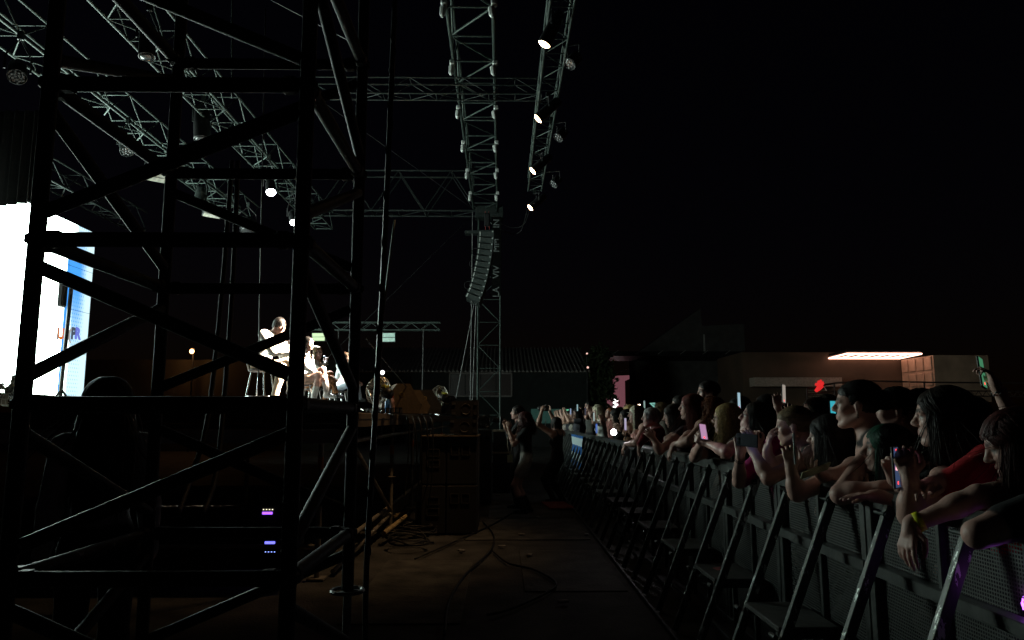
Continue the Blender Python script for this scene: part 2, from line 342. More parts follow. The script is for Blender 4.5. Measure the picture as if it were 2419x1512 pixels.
# black border drape covering the wall's upper near corner
m = MB(); pts = []
N = 24
for i in range(N + 1):
    x = -9.95 + (9.95 - 8.47) * i / N; px = proj((x, 13.2, 5))[0]; zb = at(px, 487 - px * .13, 13.2).z
    off = .05 * math.sin(i * 2.1); pts += [(x, 13.2 + off, zb), (x, 13.2 + off, 7.2)]
m.add(pts, [(2 * i, 2 * i + 2, 2 * i + 3, 2 * i + 1) for i in range(N)])
o = mk('border_drape', m, duvet, base=(-9.2, 13.2, 6), label='black border drape hanging over the top corner of the video wall', cat='drape')
sm = o.modifiers.new('thick', 'SOLIDIFY'); sm.thickness = .02

# ================================================================ TRUSSES
def truss(name, label, A, B, w, h, seg, rc=.024, rb=.012, mat=alu, bottom=True, side=True, top=True, group='roof and lighting trusses', up=V((0, 0, 1)), xb=False, mat2=None):
    A, B = V(A), V(B); d = (B - A).normalized(); s = d.cross(up).normalized(); u = s.cross(d).normalized(); Ln = (B - A).length
    t = empty(name, A, label, 'truss', group)
    c = [A - s * w / 2, A + s * w / 2, A + s * w / 2 + u * h, A - s * w / 2 + u * h]
    for q in c: bar('chord', q, q + d * Ln, rc, mat, t, 8)
    k = max(1, round(Ln / seg)); sg = Ln / k; bm_ = mat2 or mat
    for i in range(k + 1):
        o0, o1 = d * sg * i, d * sg * min(i + 1, k); f = i % 2
        if bottom:
            bar('strut', c[0] + o0, c[1] + o0, rb, bm_, t, 6)
            if i < k: bar('brace', c[f] + o0, c[1 - f] + o1, rb, bm_, t, 6)
        if i < k and side:
            bar('brace', (c[1] if f else c[2]) + o0, (c[2] if f else c[1]) + o1, rb, bm_, t, 6)
            bar('brace', (c[0] if f else c[3]) + o0, (c[3] if f else c[0]) + o1, rb, bm_, t, 6)
        if i < k and xb:
            bar('brace', (c[2] if f else c[1]) + o0, (c[1] if f else c[2]) + o1, rb, bm_, t, 6)
        if i < k and top and i % 2 == 0: bar('strut', c[3] + o0, c[2] + o0, rb, bm_, t, 6)
    return t
# front roof beam
pl, pr = atz(1048, 0, 8.5), atz(1160, 0, 8.5)
fbx = ((pl.x + pr.x) / 2 + .03); fbw = pr.x - pl.x
beam = truss('roof_beam', 'wide aluminium roof beam running overhead towards the loudspeaker tower', (fbx, 5.0, 8.5), (fbx, 24.3, 8.5), fbw, 0.9, .95, .035, .022)
sheave = pm('pale_hoist_casting', (.6, .62, .6), .5, .4)
for i in range(7):
    y = 9.4 + i * 2.1
    for s_ in (-1, 1):
        m = MB(); x = fbx + s_ * fbw / 2; m.box((x + .02 * s_, y, 8.42), (.11, .12, .1), bev=.02); m.lathe([(.03, 0), (.06, .02), (.05, .16), (.02, .2)], (x - .03, y, 8.36), (0.1 * s_, 0, -1), 8); mk('hanging_clamp', m, sheave, beam)
# front lighting truss
ZL = 6.4; ll = atz(1300, 0, ZL); lr = atz(1358, 0, ZL); ltx = (ll.x + lr.x) / 2
ltr = truss('lighting_truss', 'front lighting truss with warm spotlights hanging over the photo pit', (ltx, 4.8, ZL), (ltx, 15.4, ZL), lr.x - ll.x, .3, .38, .018, .0085)
# stage trusses running away along the stage
for (px, py, z, ya, yb, w, lab) in ((52, 118, 7.0, 7.0, 20.5, .52, 'box truss over the video wall side carrying round LED cans'),
                                    (345, 95, 7.0, 6.0, 21.0, .52, 'box truss over the middle of the stage carrying moving heads'),
                                    (45, 400, 6.55, 11.5, 19.5, .45, 'dim box truss directly above the white video wall')):
    p = atz(px, py, z); truss('stage_truss', lab, (p.x, ya, z), (p.x, yb, z), w, .5, .6, .025, .013, mat=alu if px != 45 else aludk)
truss('cross_truss', 'slim box truss crossing high above the stage front', (at(720, 228, 14.3).x, 14.3, at(900, 228, 14.3).z), (at(1278, 228, 14.3).x, 14.3, at(900, 228, 14.3).z), .32, .34, .55, .02, .01, mat=aludk)
zb = at(900, 500, 24.2).z
truss('roof_beam', 'deep latticed roof beam joining the far loudspeaker tower', (at(690, 500, 24.2).x, 24.4, zb), (at(1128, 500, 24.2).x, 24.4, zb), .7, 1.4, .9, .035, .02, mat=aludk)
zb = at(900, 780, 22).z
sl_ = truss('side_light_truss', 'short low truss holding the side flood lights behind the performers', (at(735, 780, 22).x, 22, zb), (at(1040, 780, 22).x, 22, zb), .22, .23, .3, .016, .008, bottom=True)
for px in (800, 1000): bar('stand_pole', (at(px, 780, 22).x, 22, 0.02), (at(px, 780, 22).x, 22, zb), .025, blackm, sl_)
# loudspeaker tower
tx0, tx1 = at(1128, 800, 24.2).x, at(1181, 800, 24.2).x
tw = truss('speaker_tower', 'tall lattice tower holding the hanging loudspeaker column', ((tx0 + tx1) / 2, 24.2, .05), ((tx0 + tx1) / 2, 24.2, 8.5), tx1 - tx0, .7, .78, .03, .016, up=V((0, 1, 0)), xb=True, top=False, mat=alu)
m = MB(); m.box(((tx0 + tx1) / 2, 24.55, .03), (1.3, 1.3, .05)); mk('base_plate', m, blackm, tw)
m = MB(); m.box(((tx0 + tx1) / 2, 24.1, 8.38), (.95, .5, .42), bev=.02); m.box(((tx0 + tx1) / 2 - .05, 23.82, 8.42), (.6, .08, .25)); mk('tower_head', m, aludk, tw)
bn = MB(); bx = tx1 - .14; bn.box((bx, 23.86, 7.0), (.3, .012, 3.0)); bo = mk('banner', bn, duvet, tw)
MR = Matrix(((0, -1, 0), (0, 0, -1), (1, 0, 0)))   # runs upward, faces the camera
bl = pm('banner_print', (.16, .17, .17), .8)
for tx_, z in (('IN', 7.95), ('MM', 7.2), ('VIV', 6.3), ('LA', 5.62)): text(tx_, (bx + .1, 23.85, z), MR, .3, bl, bo)

# ================================================================ SCAFFOLD TOWER
ZT = [.54, 1.04, 1.54, 2.04, 2.54, 3.04]
X0, X1, Y0, Y1 = -1.42, -0.615, 2.2, 3.05
sc = empty('scaffold_tower', (X0, Y0, 0), 'dark steel scaffold tower filling the left foreground', 'scaffold')
rt = .0242
for (x, y) in ((X0, Y0), (X1, Y0), (X0, Y1), (X1, Y1)):
    bar('standard', (x, y, .8 if (x, y) == (X1, Y1) else .3), (x, y, 3.7), rt, galv, sc, 14)
    for z in ZT:
        m = MB(); m.lathe([(.026, 0), (.033, .004), (.033, .026), (.026, .03)], (x, y, z - .015), (0, 0, 1), 12); mk('rosette', m, galv, sc)
    if (x, y) != (X1, Y1):
        m = MB(); m.tube((x, y, .0), (x, y, .3), .017, n=8); m.box((x, y, .008), (.15, .15, .012)); mk('base_jack', m, galv, sc)
zj = at(820, 1395, Y1).z
m = MB(); m.ring((X1, Y1, zj), (0, 0, 1), .062, .008, 20, 6)
for k in range(3): a = k * 2.094; m.box((X1 + .035 * math.cos(a), Y1 + .035 * math.sin(a), zj), (.06, .014, .008), rotz(a))
m.tube((X1, Y1, .02), (X1, Y1, .82), .017, n=8); m.box((X1, Y1, .012), (.15, .15, .012)); mk('base_jack', m, pm('bright_jack', (.2, .21, .2), .4, .6), sc)
rl = .0235
def ends(p, q, g=.02): p, q = V(p), V(q); d = (q - p).normalized() * g; return p + d, q - d
for i, z in enumerate(ZT):
    for (a, b) in (((X0, Y0), (X1, Y0)), ((X0, Y1), (X1, Y1)), ((X0, Y0), (X0, Y1)), ((X1, Y0), (X1, Y1))):
        p, q = ends((*a, z), (*b, z)); bar('ledger', p, q, rl, galv, sc, 14)
        for w_, s_ in ((p, 1), (q, -1)):
            dv = (q - p).normalized() * s_; m = MB(); m.box(w_ + dv * .035, (.055, .052, .052), lookM(dv), bev=.012); mk('wedge_coupler', m, galv, sc)
    if i + 1 < len(ZT):
        z0, z1 = z + .08, ZT[i + 1] - .08
        for (a, b, ph) in (((X0, Y0), (X1, Y0), 0), ((X0, Y1), (X1, Y1), 1), ((X1, Y0), (X1, Y1), 0), ((X0, Y0), (X0, Y1), 1)):
            up_ = (i + ph) % 2 == 1
            p, q = ends((*a, z0 if up_ else z1), (*b, z1 if up_ else z0)); bar('diagonal_brace', p, q, .0215, galv, sc, 14)

# ================================================================ BACKGROUND BUILDINGS
shed_wall = pm('dark_green_shed_wall', (.03, .036, .034), .8, scale=2)
corr = pm('corrugated_roof_sheet', (.42, .4, .37), .6, .3, scale=1)
b0 = at(1388, 985, 46); X_r = b0.x; X_l = at(800, 985, 46).x
eave = at(1200, 880, 46).z; ridge = at(1200, 822, 52).z
sh = empty('warehouse', ((X_l + X_r) / 2, 46, 0), 'long dark warehouse with corrugated roof behind the tower', 'building')
m = MB(); m.box(((X_l + X_r) / 2, 50, eave / 2), (X_r - X_l, 8, eave)); mk('wall', m, shed_wall, sh)
nn = 62
for i in range(nn):
    xa = X_l - .2 + (X_r - X_l + .4) * i / nn; xb = xa + (X_r - X_l + .4) / nn; c = (xa + xb) / 2
    m = MB(); m.prism([(xa, 45.6, eave), (xa + .05, 45.6, eave + .02), (c, 45.6, eave + .16), (xb - .05, 45.6, eave + .02), (xb, 45.6, eave)], (0, 7, ridge - eave)); mk('roof_sheet', m, corr, sh)
wx0, wx1 = at(1062, 905, 45.9).x, at(1208, 905, 45.9).x; wz0, wz1 = at(1100, 936, 45.9).z, at(1100, 882, 45.9).z
m = MB()
for (c, s_) in ((((wx0 + wx1) / 2, 45.9, wz0), (wx1 - wx0, .15, .09)), (((wx0 + wx1) / 2, 45.9, wz1), (wx1 - wx0, .15, .09)), ((wx0, 45.9, (wz0 + wz1) / 2), (.09, .15, wz1 - wz0)), ((wx1, 45.9, (wz0 + wz1) / 2), (.09, .15, wz1 - wz0))): m.box(c, s_)
wf = mk('window', m, pm('pale_frame', (.4, .36, .34), .6), sh)
for k in range(4):
    xa = wx0 + (wx1 - wx0) * k / 4
    m = MB(); m.box((xa + (wx1 - wx0) / 8, 45.94, (wz0 + wz1) / 2), ((wx1 - wx0) / 4 - .05, .05, wz1 - wz0 - .1)); mk('pane', m, pm('dusty_pane', (.09, .06, .055), .35), wf)

# gabled dark building
dk = pm('dark_render_wall', (.12, .11, .105), .85, scale=1.5)
gx0, gx1, gx2 = at(1500, 840, 60).x, at(1660, 840, 60).x, at(1760, 840, 60).x
gz = at(1650, 728, 60).z; ze = at(1600, 838, 60).z
gb = empty('gabled_hall', ((gx0 + gx2) / 2, 60, 0), 'dark gabled hall rising behind the crowd', 'building')
m = MB(); m.prism([(gx0, 60, 0), (gx2, 60, 0), (gx2, 60, at(1700, 765, 60).z), (gx1, 60, at(1660, 770, 60).z), (gx1 - .05, 60, gz), (gx0, 60, ze)], (0, 3, 0)); mk('wall', m, dk, gb)
m = MB(); m.box(((gx0 + gx2) / 2 - 1.2, 57.5, ze - .35), (gx2 - gx0 + 5.5, 5, .35)); mk('canopy', m, blackm, gb)
for k in range(6):
    m = MB(); x = gx0 - 2.4 + k * 1.7; m.box((x, 55, ze - .25), (.5, .1, .05), Matrix.Rotation(R(-35), 3, 'Y')); mk('canopy_bracket', m, pm('pale_bracket', (.3, .28, .27), .6), gb)
m = MB(); x = at(1663, 810, 59.9).x; m.box((x, 59.9, at(1663, 815, 59.9).z), (.12, .12, 1.75)); mk('drain_pipe', m, pm('white_pipe', (.6, .58, .55), .5), gb)

# pink building, floodlight put in as wall glow, with a neon sign
px0, px1 = at(1440, 920, 80).x, at(1476, 920, 80).x
pk = pm('pink_glow_render', (.5, .32, .36), .8, emit=(.34, .12, .15), es=.42)
pkb = empty('pink_building', (px0, 80, 0), 'small pink building glowing as if floodlit beyond the tree', 'building')
m = MB(); m.prism([(px0 - 1, 80, 0), (px1, 80, 0), (px1, 80, at(1476, 900, 80).z), (at(1500, 893, 80).x, 80, at(1500, 889, 80).z), (at(1500, 893, 80).x, 80, at(1500, 886, 80).z), (px0 - 1, 80, at(1445, 889, 80).z)], (0, 6, 0)); mk('wall', m, pk, pkb)
m = MB(); q = at(1472, 876, 79.9); m.box(q, (1.6, .08, .1), Matrix.Rotation(R(-20), 3, 'Y')); m.tube(at(1493, 868, 79.9), at(1499, 888, 79.9), .05); mk('roof_aerial', m, pm('pale_aerial', (.6, .5, .5), .5), pkb)
ns = empty('neon_sign', at(1451, 985, 74), 'small vertical white and red neon sign beside the tree', 'sign')
for k in range(6):
    q = at(1452 + (k % 2) * 5 - 1, 942 + k * 5, 74); m = MB(); m.box(q, (.28, .06, .16), Matrix.Rotation(R(30 * (-1) ** k), 3, 'Y')); mk('neon_stroke', m, em('white_neon', (1, .93, .95), 5), ns)
for k in range(2):
    q = at(1450, 974 + k * 9, 74); m = MB(); m.box(q, (.3, .06, .2)); mk('neon_stroke', m, em('red_neon', (1, .03, .04), 4), ns)
m = MB(); a = at(1451, 940, 74.1); m.box((a.x, 74.15, a.z / 2 + .2), (.4, .08, a.z)); mk('sign_post', m, blackm, ns)

# warm lit upper terrace with containers
wallm = pm('ochre_terrace_wall', (.075, .046, .03), .85, scale=.8)
YW = 34.0
tb = empty('terrace_building', (at(1950, 985, YW).x, YW, 0), 'ochre terrace building under the glowing canopy', 'building')
xa, xb = at(1755, 900, YW).x, at(2130, 900, YW).x
m = MB(); m.box(((xa + xb) / 2, YW + 2, at(1900, 832, YW).z / 2), (xb - xa, 4, at(1900, 832, YW).z)); mk('wall', m, wallm, tb)
m = MB(); q0, q1 = at(1772, 893, YW - .2), at(1975, 893, YW - .2); m.box(((q0.x + q1.x) / 2, YW - .4, (q0.z + at(1800, 914, YW - .2).z) / 2), (q1.x - q0.x, .7, q0.z - at(1800, 914, YW - .2).z)); mk('door_hood', m, pm('hood_render', (.3, .24, .2), .8), tb)
for k in range(7):
    q = at(1930, 922 + k * 5, YW - .05); m = MB(); m.box((q.x, YW - .03, q.z), (.9, .06, .06)); mk('shutter_slat', m, pm('shutter_metal', (.3, .22, .16), .5, .3), tb)
zc = at(2040, 847, YW).z; YN = 31.4
cxl, cxr = at(2127, 847, YW).x, at(2127, 847, YW).x + 2.4
cn = empty('shipping_container', (cxl + 1.2, YN, 0), 'orange lit panelled container standing beside the terrace', 'container')
cmat = pm('orange_container_paint', (.42, .26, .18), .6, scale=1.5); cz0, cz1 = at(2150, 950, 32).z, zc - .06
m = MB(); m.box(((cxl + cxr) / 2, (YN + YW) / 2, (cz0 + cz1) / 2), (cxr - cxl, YW - YN - .02, cz1 - cz0)); mk('body', m, cmat, cn)
m = MB(); m.box(((cxl + cxr) / 2, (YN + YW) / 2, cz0 / 2), (cxr - cxl - .1, 2.3, cz0 - .01)); mk('base', m, dk, cn)
for i in range(4):
    for j in range(3):
        w = (YW - YN - .1) / 4; h = (cz1 - cz0) / 3; m = MB(); m.box((cxl - .03, YN + .06 + w * (i + .5), cz0 + h * (j + .5)), (.07, w * .8, h * .86), bev=.025); mk('side_panel', m, cmat, cn)
# glowing canopy
cp = empty('light_canopy', (at(2060, 845, 32.5).x, 32.7, zc), 'glowing canopy of warm strip lights above the terrace', 'canopy')
strip = em('warm_strip_light', (1, .55, .4), 4.5)
c3, c2 = V((at(1955, 847, YW).x, YW - .1, zc)), V((cxl - .1, YW - .1, zc)); c0, c1 = V((at(2000, 836, YN).x, YN, zc)), V((at(2179, 837, YN).x - .05, YN, zc))
for (a, b_) in ((c0, c1), (c1, c2), (c2, c3), (c3, c0)): bar('strip_light', a, b_, .035, strip, cp, 6)
for k in range(1, 7): t_ = k / 7; bar('strip_light', c0.lerp(c1, t_), c3.lerp(c2, t_), .025, strip, cp, 6)
m = MB(); m.prism([c0 + V((0, 0, .08)), c1 + V((0, 0, .08)), c2 + V((0, 0, .08)), c3 + V((0, 0, .08))], (0, 0, .12)); mk('roof', m, blackm, cp)
# terrace railing
rl_ = empty('terrace_railing', at(2050, 985, YW - 6), 'dark latticed terrace railing below the canopy', 'railing')
pts = [at(1905, 918, YW - 6), at(1970, 905, YW - 6), at(2050, 900, YW - 6), at(2182, 903, YW - 6), at(2420, 905, YW - 6)]
lo = [at(1900, 932, YW - 6), at(1970, 925, YW - 6), at(2050, 921, YW - 6), at(2182, 922, YW - 6), at(2420, 925, YW - 6)]
lo2 = [p - V((0, 0, .2)) for p in lo]
rm = pm('rust_brown_rail', (.05, .03, .025), .6)
for i in range(4):
    bar('rail', pts[i], pts[i + 1], .03, rm, rl_, 6); bar('rail', lo[i], lo[i + 1], .025, rm, rl_, 6); bar('rail', lo2[i], lo2[i + 1], .025, rm, rl_, 6)
    k = max(3, int((lo[i + 1] - lo[i]).length / .3))
    for j in range(k):
        a, b = lo[i].lerp(lo[i + 1], j / k), lo2[i].lerp(lo2[i + 1], (j + .5) / k); bar('lattice_bar', a, b, .014, rm, rl_, 5); bar('lattice_bar', b, lo[i].lerp(lo[i + 1], (j + 1) / k), .014, rm, rl_, 5)
for i in range(5): bar('post', V((pts[i].x, pts[i].y, 0)), pts[i], .035, rm, rl_, 6)
# red neon flower shaped sign standing at the railing
fs = empty('neon_sign', at(1932, 925, YW - 6.2), 'glowing red cupped-hand shaped neon sign at the terrace railing', 'sign')
rn = em('deep_red_neon', (1, .03, .03), .7)
for k, (dx, dy, hh) in enumerate(((-7, 4, 14), (-2, -2, 16), (3, -4, 17), (7, 0, 14))):
    a, b = at(1935 + dx * .5, 912, YW - 6.2), at(1935 + dx, 905 + dy - 4, YW - 6.2); m = MB(); m.path([a, a.lerp(b, .5) + V((.03 * (k - 1.5), 0, 0)), b], [.035, .055, .04], 8); mk('neon_petal', m, rn, fs, smooth=True)
m = MB(); m.path([at(1926, 924, YW - 6.2), at(1934, 916, YW - 6.2), at(1943, 912, YW - 6.2)], [.06, .1, .05], 8); mk('neon_stem', m, rn, fs, smooth=True)
m = MB(); m.tube(at(1945, 912, YW - 6.2), at(1952, 923, YW - 6.2), .02); mk('stay', m, pm('pale_stay', (.6, .5, .45), .5), fs)
# far dark back fence behind the stage
m = MB(); q0, q1 = at(190, 985, 34).x, at(800, 985, 34).x; m.box(((q0 + q1) / 2, 34, at(300, 850, 34).z / 2), (q1 - q0, .3, at(300, 850, 34).z)); mk('fence', m, pm('brown_hoarding', (.05, .045, .035), .9, scale=1), base=((q0 + q1) / 2, 34, 0), label='brown hoarding fence behind the far side of the stage', cat='fence')
# ================================================================ PEOPLE BUILDER
HAIRC = {'jet': (.003, .0024, .0022), 'black': (.010, .0085, .0085), 'brown': (.04, .024, .014), 'dkbrown': (.018, .0115, .0085), 'red': (.13, .022, .016), 'dkred': (.06, .014, .013), 'blonde': (.42, .29, .12), 'platinum': (.62, .56, .42),
         'ginger': (.2, .065, .03), 'green': (.012, .075, .045), 'fair': (.17, .115, .06), 'grey': (.3, .3, .3)}
def hairm(k, f=1.0):
    return pm('hair_%s_%d' % (k, f * 100), tuple(min(.8, x * f) for x in HAIRC[k]), 0.55, var=0.3, scale=60, bump=0, spec=0.25)
def clothm(c):
    return pm('cloth_%d_%d_%d' % tuple(int(x * 255) for x in c), c, 0.85, var=0.22, scale=9, bump=0.55, bscale=16, spec=0.2)
v3 = lambda a: np.array(a, dtype=np.float64)
def nrm(a): return a / (np.linalg.norm(a) + 1e-12)
def body_material():
    m = bpy.data.materials.new('skin_and_clothing'); m.use_nodes = True; n = m.node_tree.nodes; l = m.node_tree.links; b = n['Principled BSDF']
    at_ = n.new('ShaderNodeAttribute'); at_.attribute_name = 'dye'
    tc = n.new('ShaderNodeTexCoord'); nz = n.new('ShaderNodeTexNoise'); nz.inputs['Scale'].default_value = 11; nz.inputs['Detail'].default_value = 4; l.new(tc.outputs['Object'], nz.inputs['Vector'])
    mr = n.new('ShaderNodeMapRange'); l.new(nz.outputs['Fac'], mr.inputs[0]); mr.inputs[1].default_value = .3; mr.inputs[2].default_value = .7; mr.inputs[3].default_value = .85; mr.inputs[4].default_value = 1.15
    vm = n.new('ShaderNodeVectorMath'); vm.operation = 'SCALE'; l.new(at_.outputs['Color'], vm.inputs[0]); l.new(mr.outputs[0], vm.inputs['Scale']); l.new(vm.outputs[0], b.inputs['Base Color'])
    r = n.new('ShaderNodeMapRange'); l.new(at_.outputs['Alpha'], r.inputs[0]); r.inputs[3].default_value = .47; r.inputs[4].default_value = .9; l.new(r.outputs[0], b.inputs['Roughness'])
    wv = n.new('ShaderNodeTexNoise'); wv.inputs['Scale'].default_value = 7; wv.inputs['Detail'].default_value = 3; wv.inputs['Distortion'].default_value = 1.2; l.new(tc.outputs['Object'], wv.inputs['Vector'])
    bp = n.new('ShaderNodeBump'); bp.inputs['Distance'].default_value = .03; l.new(wv.outputs['Fac'], bp.inputs['Height'])
    st = n.new('ShaderNodeMath'); st.operation = 'MULTIPLY'; l.new(at_.outputs['Alpha'], st.inputs[0]); st.inputs[1].default_value = .3; l.new(st.outputs[0], bp.inputs['Strength']); l.new(bp.outputs[0], b.inputs['Normal'])
    b.inputs['Specular IOR Level'].default_value = .4
    return m
BODYM = body_material()
SKC = [(.55, .325, .27), (.47, .27, .205), (.37, .205, .145)]
class SDF:
    def __init__(s): s.p = []
    def cap(s, a, b, r1, r2=None, lab=0, k=.02): s.p.append(('c', v3(a), v3(b), r1, r1 if r2 is None else r2, lab, k)); return s
    def ell(s, c, r, M=None, lab=0, k=.02, sub=False): s.p.append(('s' if sub else 'e', v3(c), v3(r), np.eye(3) if M is None else M, 0, lab, k)); return s
    def mesh(s, h):
        lo = np.full(3, 1e9); hi = -lo; bb = []
        for q in s.p:
            if q[0] == 'c': r = max(q[3], q[4]); a, b = np.minimum(q[1], q[2]) - r, np.maximum(q[1], q[2]) + r
            else: e = np.sqrt((q[3] ** 2 @ (q[2] ** 2))); a, b = q[1] - e, q[1] + e
            bb.append((a, b))
            if q[0] != 's': lo = np.minimum(lo, a); hi = np.maximum(hi, b)
        lo -= 3 * h; hi += 3 * h; dim = np.ceil((hi - lo) / h).astype(int) + 1
        F = np.full(dim, .3, np.float32); D = np.full(dim, 9., np.float32); Lb = np.zeros(dim, np.uint8)
        for q, (a, b) in zip(s.p, bb):
            k = q[6]; mg = k + 2 * h
            i0 = np.clip(np.floor((a - mg - lo) / h).astype(int), 0, dim - 1); i1 = np.clip(np.ceil((b + mg - lo) / h).astype(int) + 1, 1, dim)
            if np.any(i1 <= i0): continue
            sl_ = tuple(slice(i0[d], i1[d]) for d in range(3))
            g = [(lo[d] + h * np.arange(i0[d], i1[d]) - q[1][d]).astype(np.float32) for d in range(3)]
            X, Y, Z = g[0][:, None, None], g[1][None, :, None], g[2][None, None, :]
            if q[0] == 'c':
                ba = q[2] - q[1]; L2 = float(ba @ ba) + 1e-12
                dt = X * ba[0] + Y * ba[1] + Z * ba[2]; t = np.clip(dt / L2, 0, 1)
                d2 = X * X + Y * Y + Z * Z - 2 * t * dt + t * t * L2
                d = np.sqrt(np.maximum(d2, 0)) - (q[3] + (q[4] - q[3]) * t)
            else:
                M = q[3]; u = [X * M[0, j] + Y * M[1, j] + Z * M[2, j] for j in range(3)]; r = q[2]
                k0 = np.sqrt((u[0] / r[0]) ** 2 + (u[1] / r[1]) ** 2 + (u[2] / r[2]) ** 2)
                k1 = np.sqrt((u[0] / r[0] ** 2) ** 2 + (u[1] / r[1] ** 2) ** 2 + (u[2] / r[2] ** 2) ** 2) + 1e-6
                d = k0 * (k0 - 1) / k1
            f = F[sl_]
            if q[0] == 's':
                d = -d; w = np.maximum(k - np.abs(f - d), 0) / k; F[sl_] = np.maximum(f, d) + w * w * k * .25
            else:
                w = np.maximum(k - np.abs(f - d), 0) / k; F[sl_] = np.minimum(f, d) - w * w * k * .25
                dm = D[sl_]; mk_ = d < dm; dm[mk_] = d[mk_]; Lb[sl_][mk_] = q[5]
        sg = F < 0; nx, ny, nz = dim
        c8 = [sg[i:nx - 1 + i, j:ny - 1 + j, k:nz - 1 + k] for i in (0, 1) for j in (0, 1) for k in (0, 1)]
        al = c8[0].copy(); an = c8[0].copy()
        for c in c8[1:]: al &= c; an |= c
        act = an & ~al; idx = np.argwhere(act); vid = np.full(act.shape, -1, np.int32); vid[act] = np.arange(len(idx))
        val = {(i, j, k): F[idx[:, 0] + i, idx[:, 1] + j, idx[:, 2] + k] for i in (0, 1) for j in (0, 1) for k in (0, 1)}
        acc = np.zeros((len(idx), 3)); cnt = np.zeros(len(idx))
        for ax in range(3):
            for p in (0, 1):
                for q in (0, 1):
                    o = [p, q]; o.insert(ax, 0); e = list(o); e[ax] = 1
                    fa, fb = val[tuple(o)], val[tuple(e)]; m = (fa < 0) != (fb < 0)
                    t = np.where(m, fa / np.where(m, fa - fb, 1), 0); pos = np.tile(np.array(o, float), (len(idx), 1)); pos[:, ax] = t
                    acc[m] += pos[m]; cnt[m] += 1
        vv = lo + h * (idx + acc / np.maximum(cnt, 1)[:, None]); quads = []
        for ax in range(3):
            A = [slice(None)] * 3; B = [slice(None)] * 3; A[ax] = slice(0, -1); B[ax] = slice(1, None)
            ch = sg[tuple(A)] != sg[tuple(B)]; ii = np.argwhere(ch); o1, o2 = [(1, 2), (2, 0), (0, 1)][ax]
            ok = (ii[:, o1] > 0) & (ii[:, o2] > 0) & (ii[:, o1] < dim[o1] - 1) & (ii[:, o2] < dim[o2] - 1); ii = ii[ok]
            ins = sg[tuple(ii.T)]; qs = []
            for (p, q) in ((-1, -1), (0, -1), (0, 0), (-1, 0)):
                jj = ii.copy(); jj[:, o1] += p; jj[:, o2] += q; qs.append(vid[tuple(jj.T)])
            qd = np.stack(qs, 1); qd[~ins] = qd[~ins][:, ::-1]; quads.append(qd)
        quads = np.concatenate(quads)
        oh = np.zeros((len(idx), 8), np.float32)
        for i in (0, 1):
            for j in (0, 1):
                for k in (0, 1): lb_ = Lb[idx[:, 0] + i, idx[:, 1] + j, idx[:, 2] + k]; oh[np.arange(len(idx)), np.minimum(lb_, 7)] += .125
        face = oh[:, 4:].sum(1) > .01
        nv_ = len(idx); ct = np.zeros(nv_)
        pr = [(quads[:, a_], quads[:, b_]) for a_ in range(4) for b_ in ((a_ + 1) % 4, (a_ + 3) % 4)]
        for p_, q_ in pr: ct += np.bincount(p_, minlength=nv_)
        for it in range(2):
            nw = oh.copy()
            for c_ in range(4):
                ac = np.zeros(nv_)
                for p_, q_ in pr: ac += np.bincount(p_, weights=oh[q_, c_], minlength=nv_)
                nw[:, c_] = .5 * oh[:, c_] + .5 * ac / np.maximum(ct, 1)
            nw[face] = oh[face]; oh = nw
        oh[:, 4:] *= 1.7; oh /= np.maximum(oh.sum(1, keepdims=True), 1e-6)
        return vv, quads, oh
def np_mesh(name, vv, quads, labs, mats, base, smooth=True):
    me = bpy.data.meshes.new(name); nv, nf = len(vv), len(quads); k = quads.shape[1]
    me.vertices.add(nv); me.vertices.foreach_set('co', (vv - v3(base)).astype(np.float32).ravel())
    me.loops.add(nf * k); me.loops.foreach_set('vertex_index', quads.astype(np.int32).ravel())
    me.polygons.add(nf); me.polygons.foreach_set('loop_start', np.arange(0, nf * k, k, dtype=np.int32))
    for m in mats: me.materials.append(m)
    me.polygons.foreach_set('material_index', labs.astype(np.int32)); me.polygons.foreach_set('use_smooth', np.full(nf, smooth))
    me.update(calc_edges=True); me.validate(); return me
def rotm(axis, a):
    return np.array(Matrix.Rotation(a, 3, Vector(axis)))
def ik(Sh, Wr, La, Lb, pole):
    d = Wr - Sh; L = np.linalg.norm(d); mx = (La + Lb) * .995
    if L > mx: Wr = Sh + d / L * mx; d = Wr - Sh; L = mx
    L = max(L, abs(La - Lb) + .01); x = (La * La - Lb * Lb + L * L) / (2 * L); hgt = math.sqrt(max(La * La - x * x, 0)); dn = nrm(d)
    pl = v3(pole); pl = pl - dn * (pl @ dn); pl = nrm(pl); return Sh + dn * x + pl * hgt, Wr
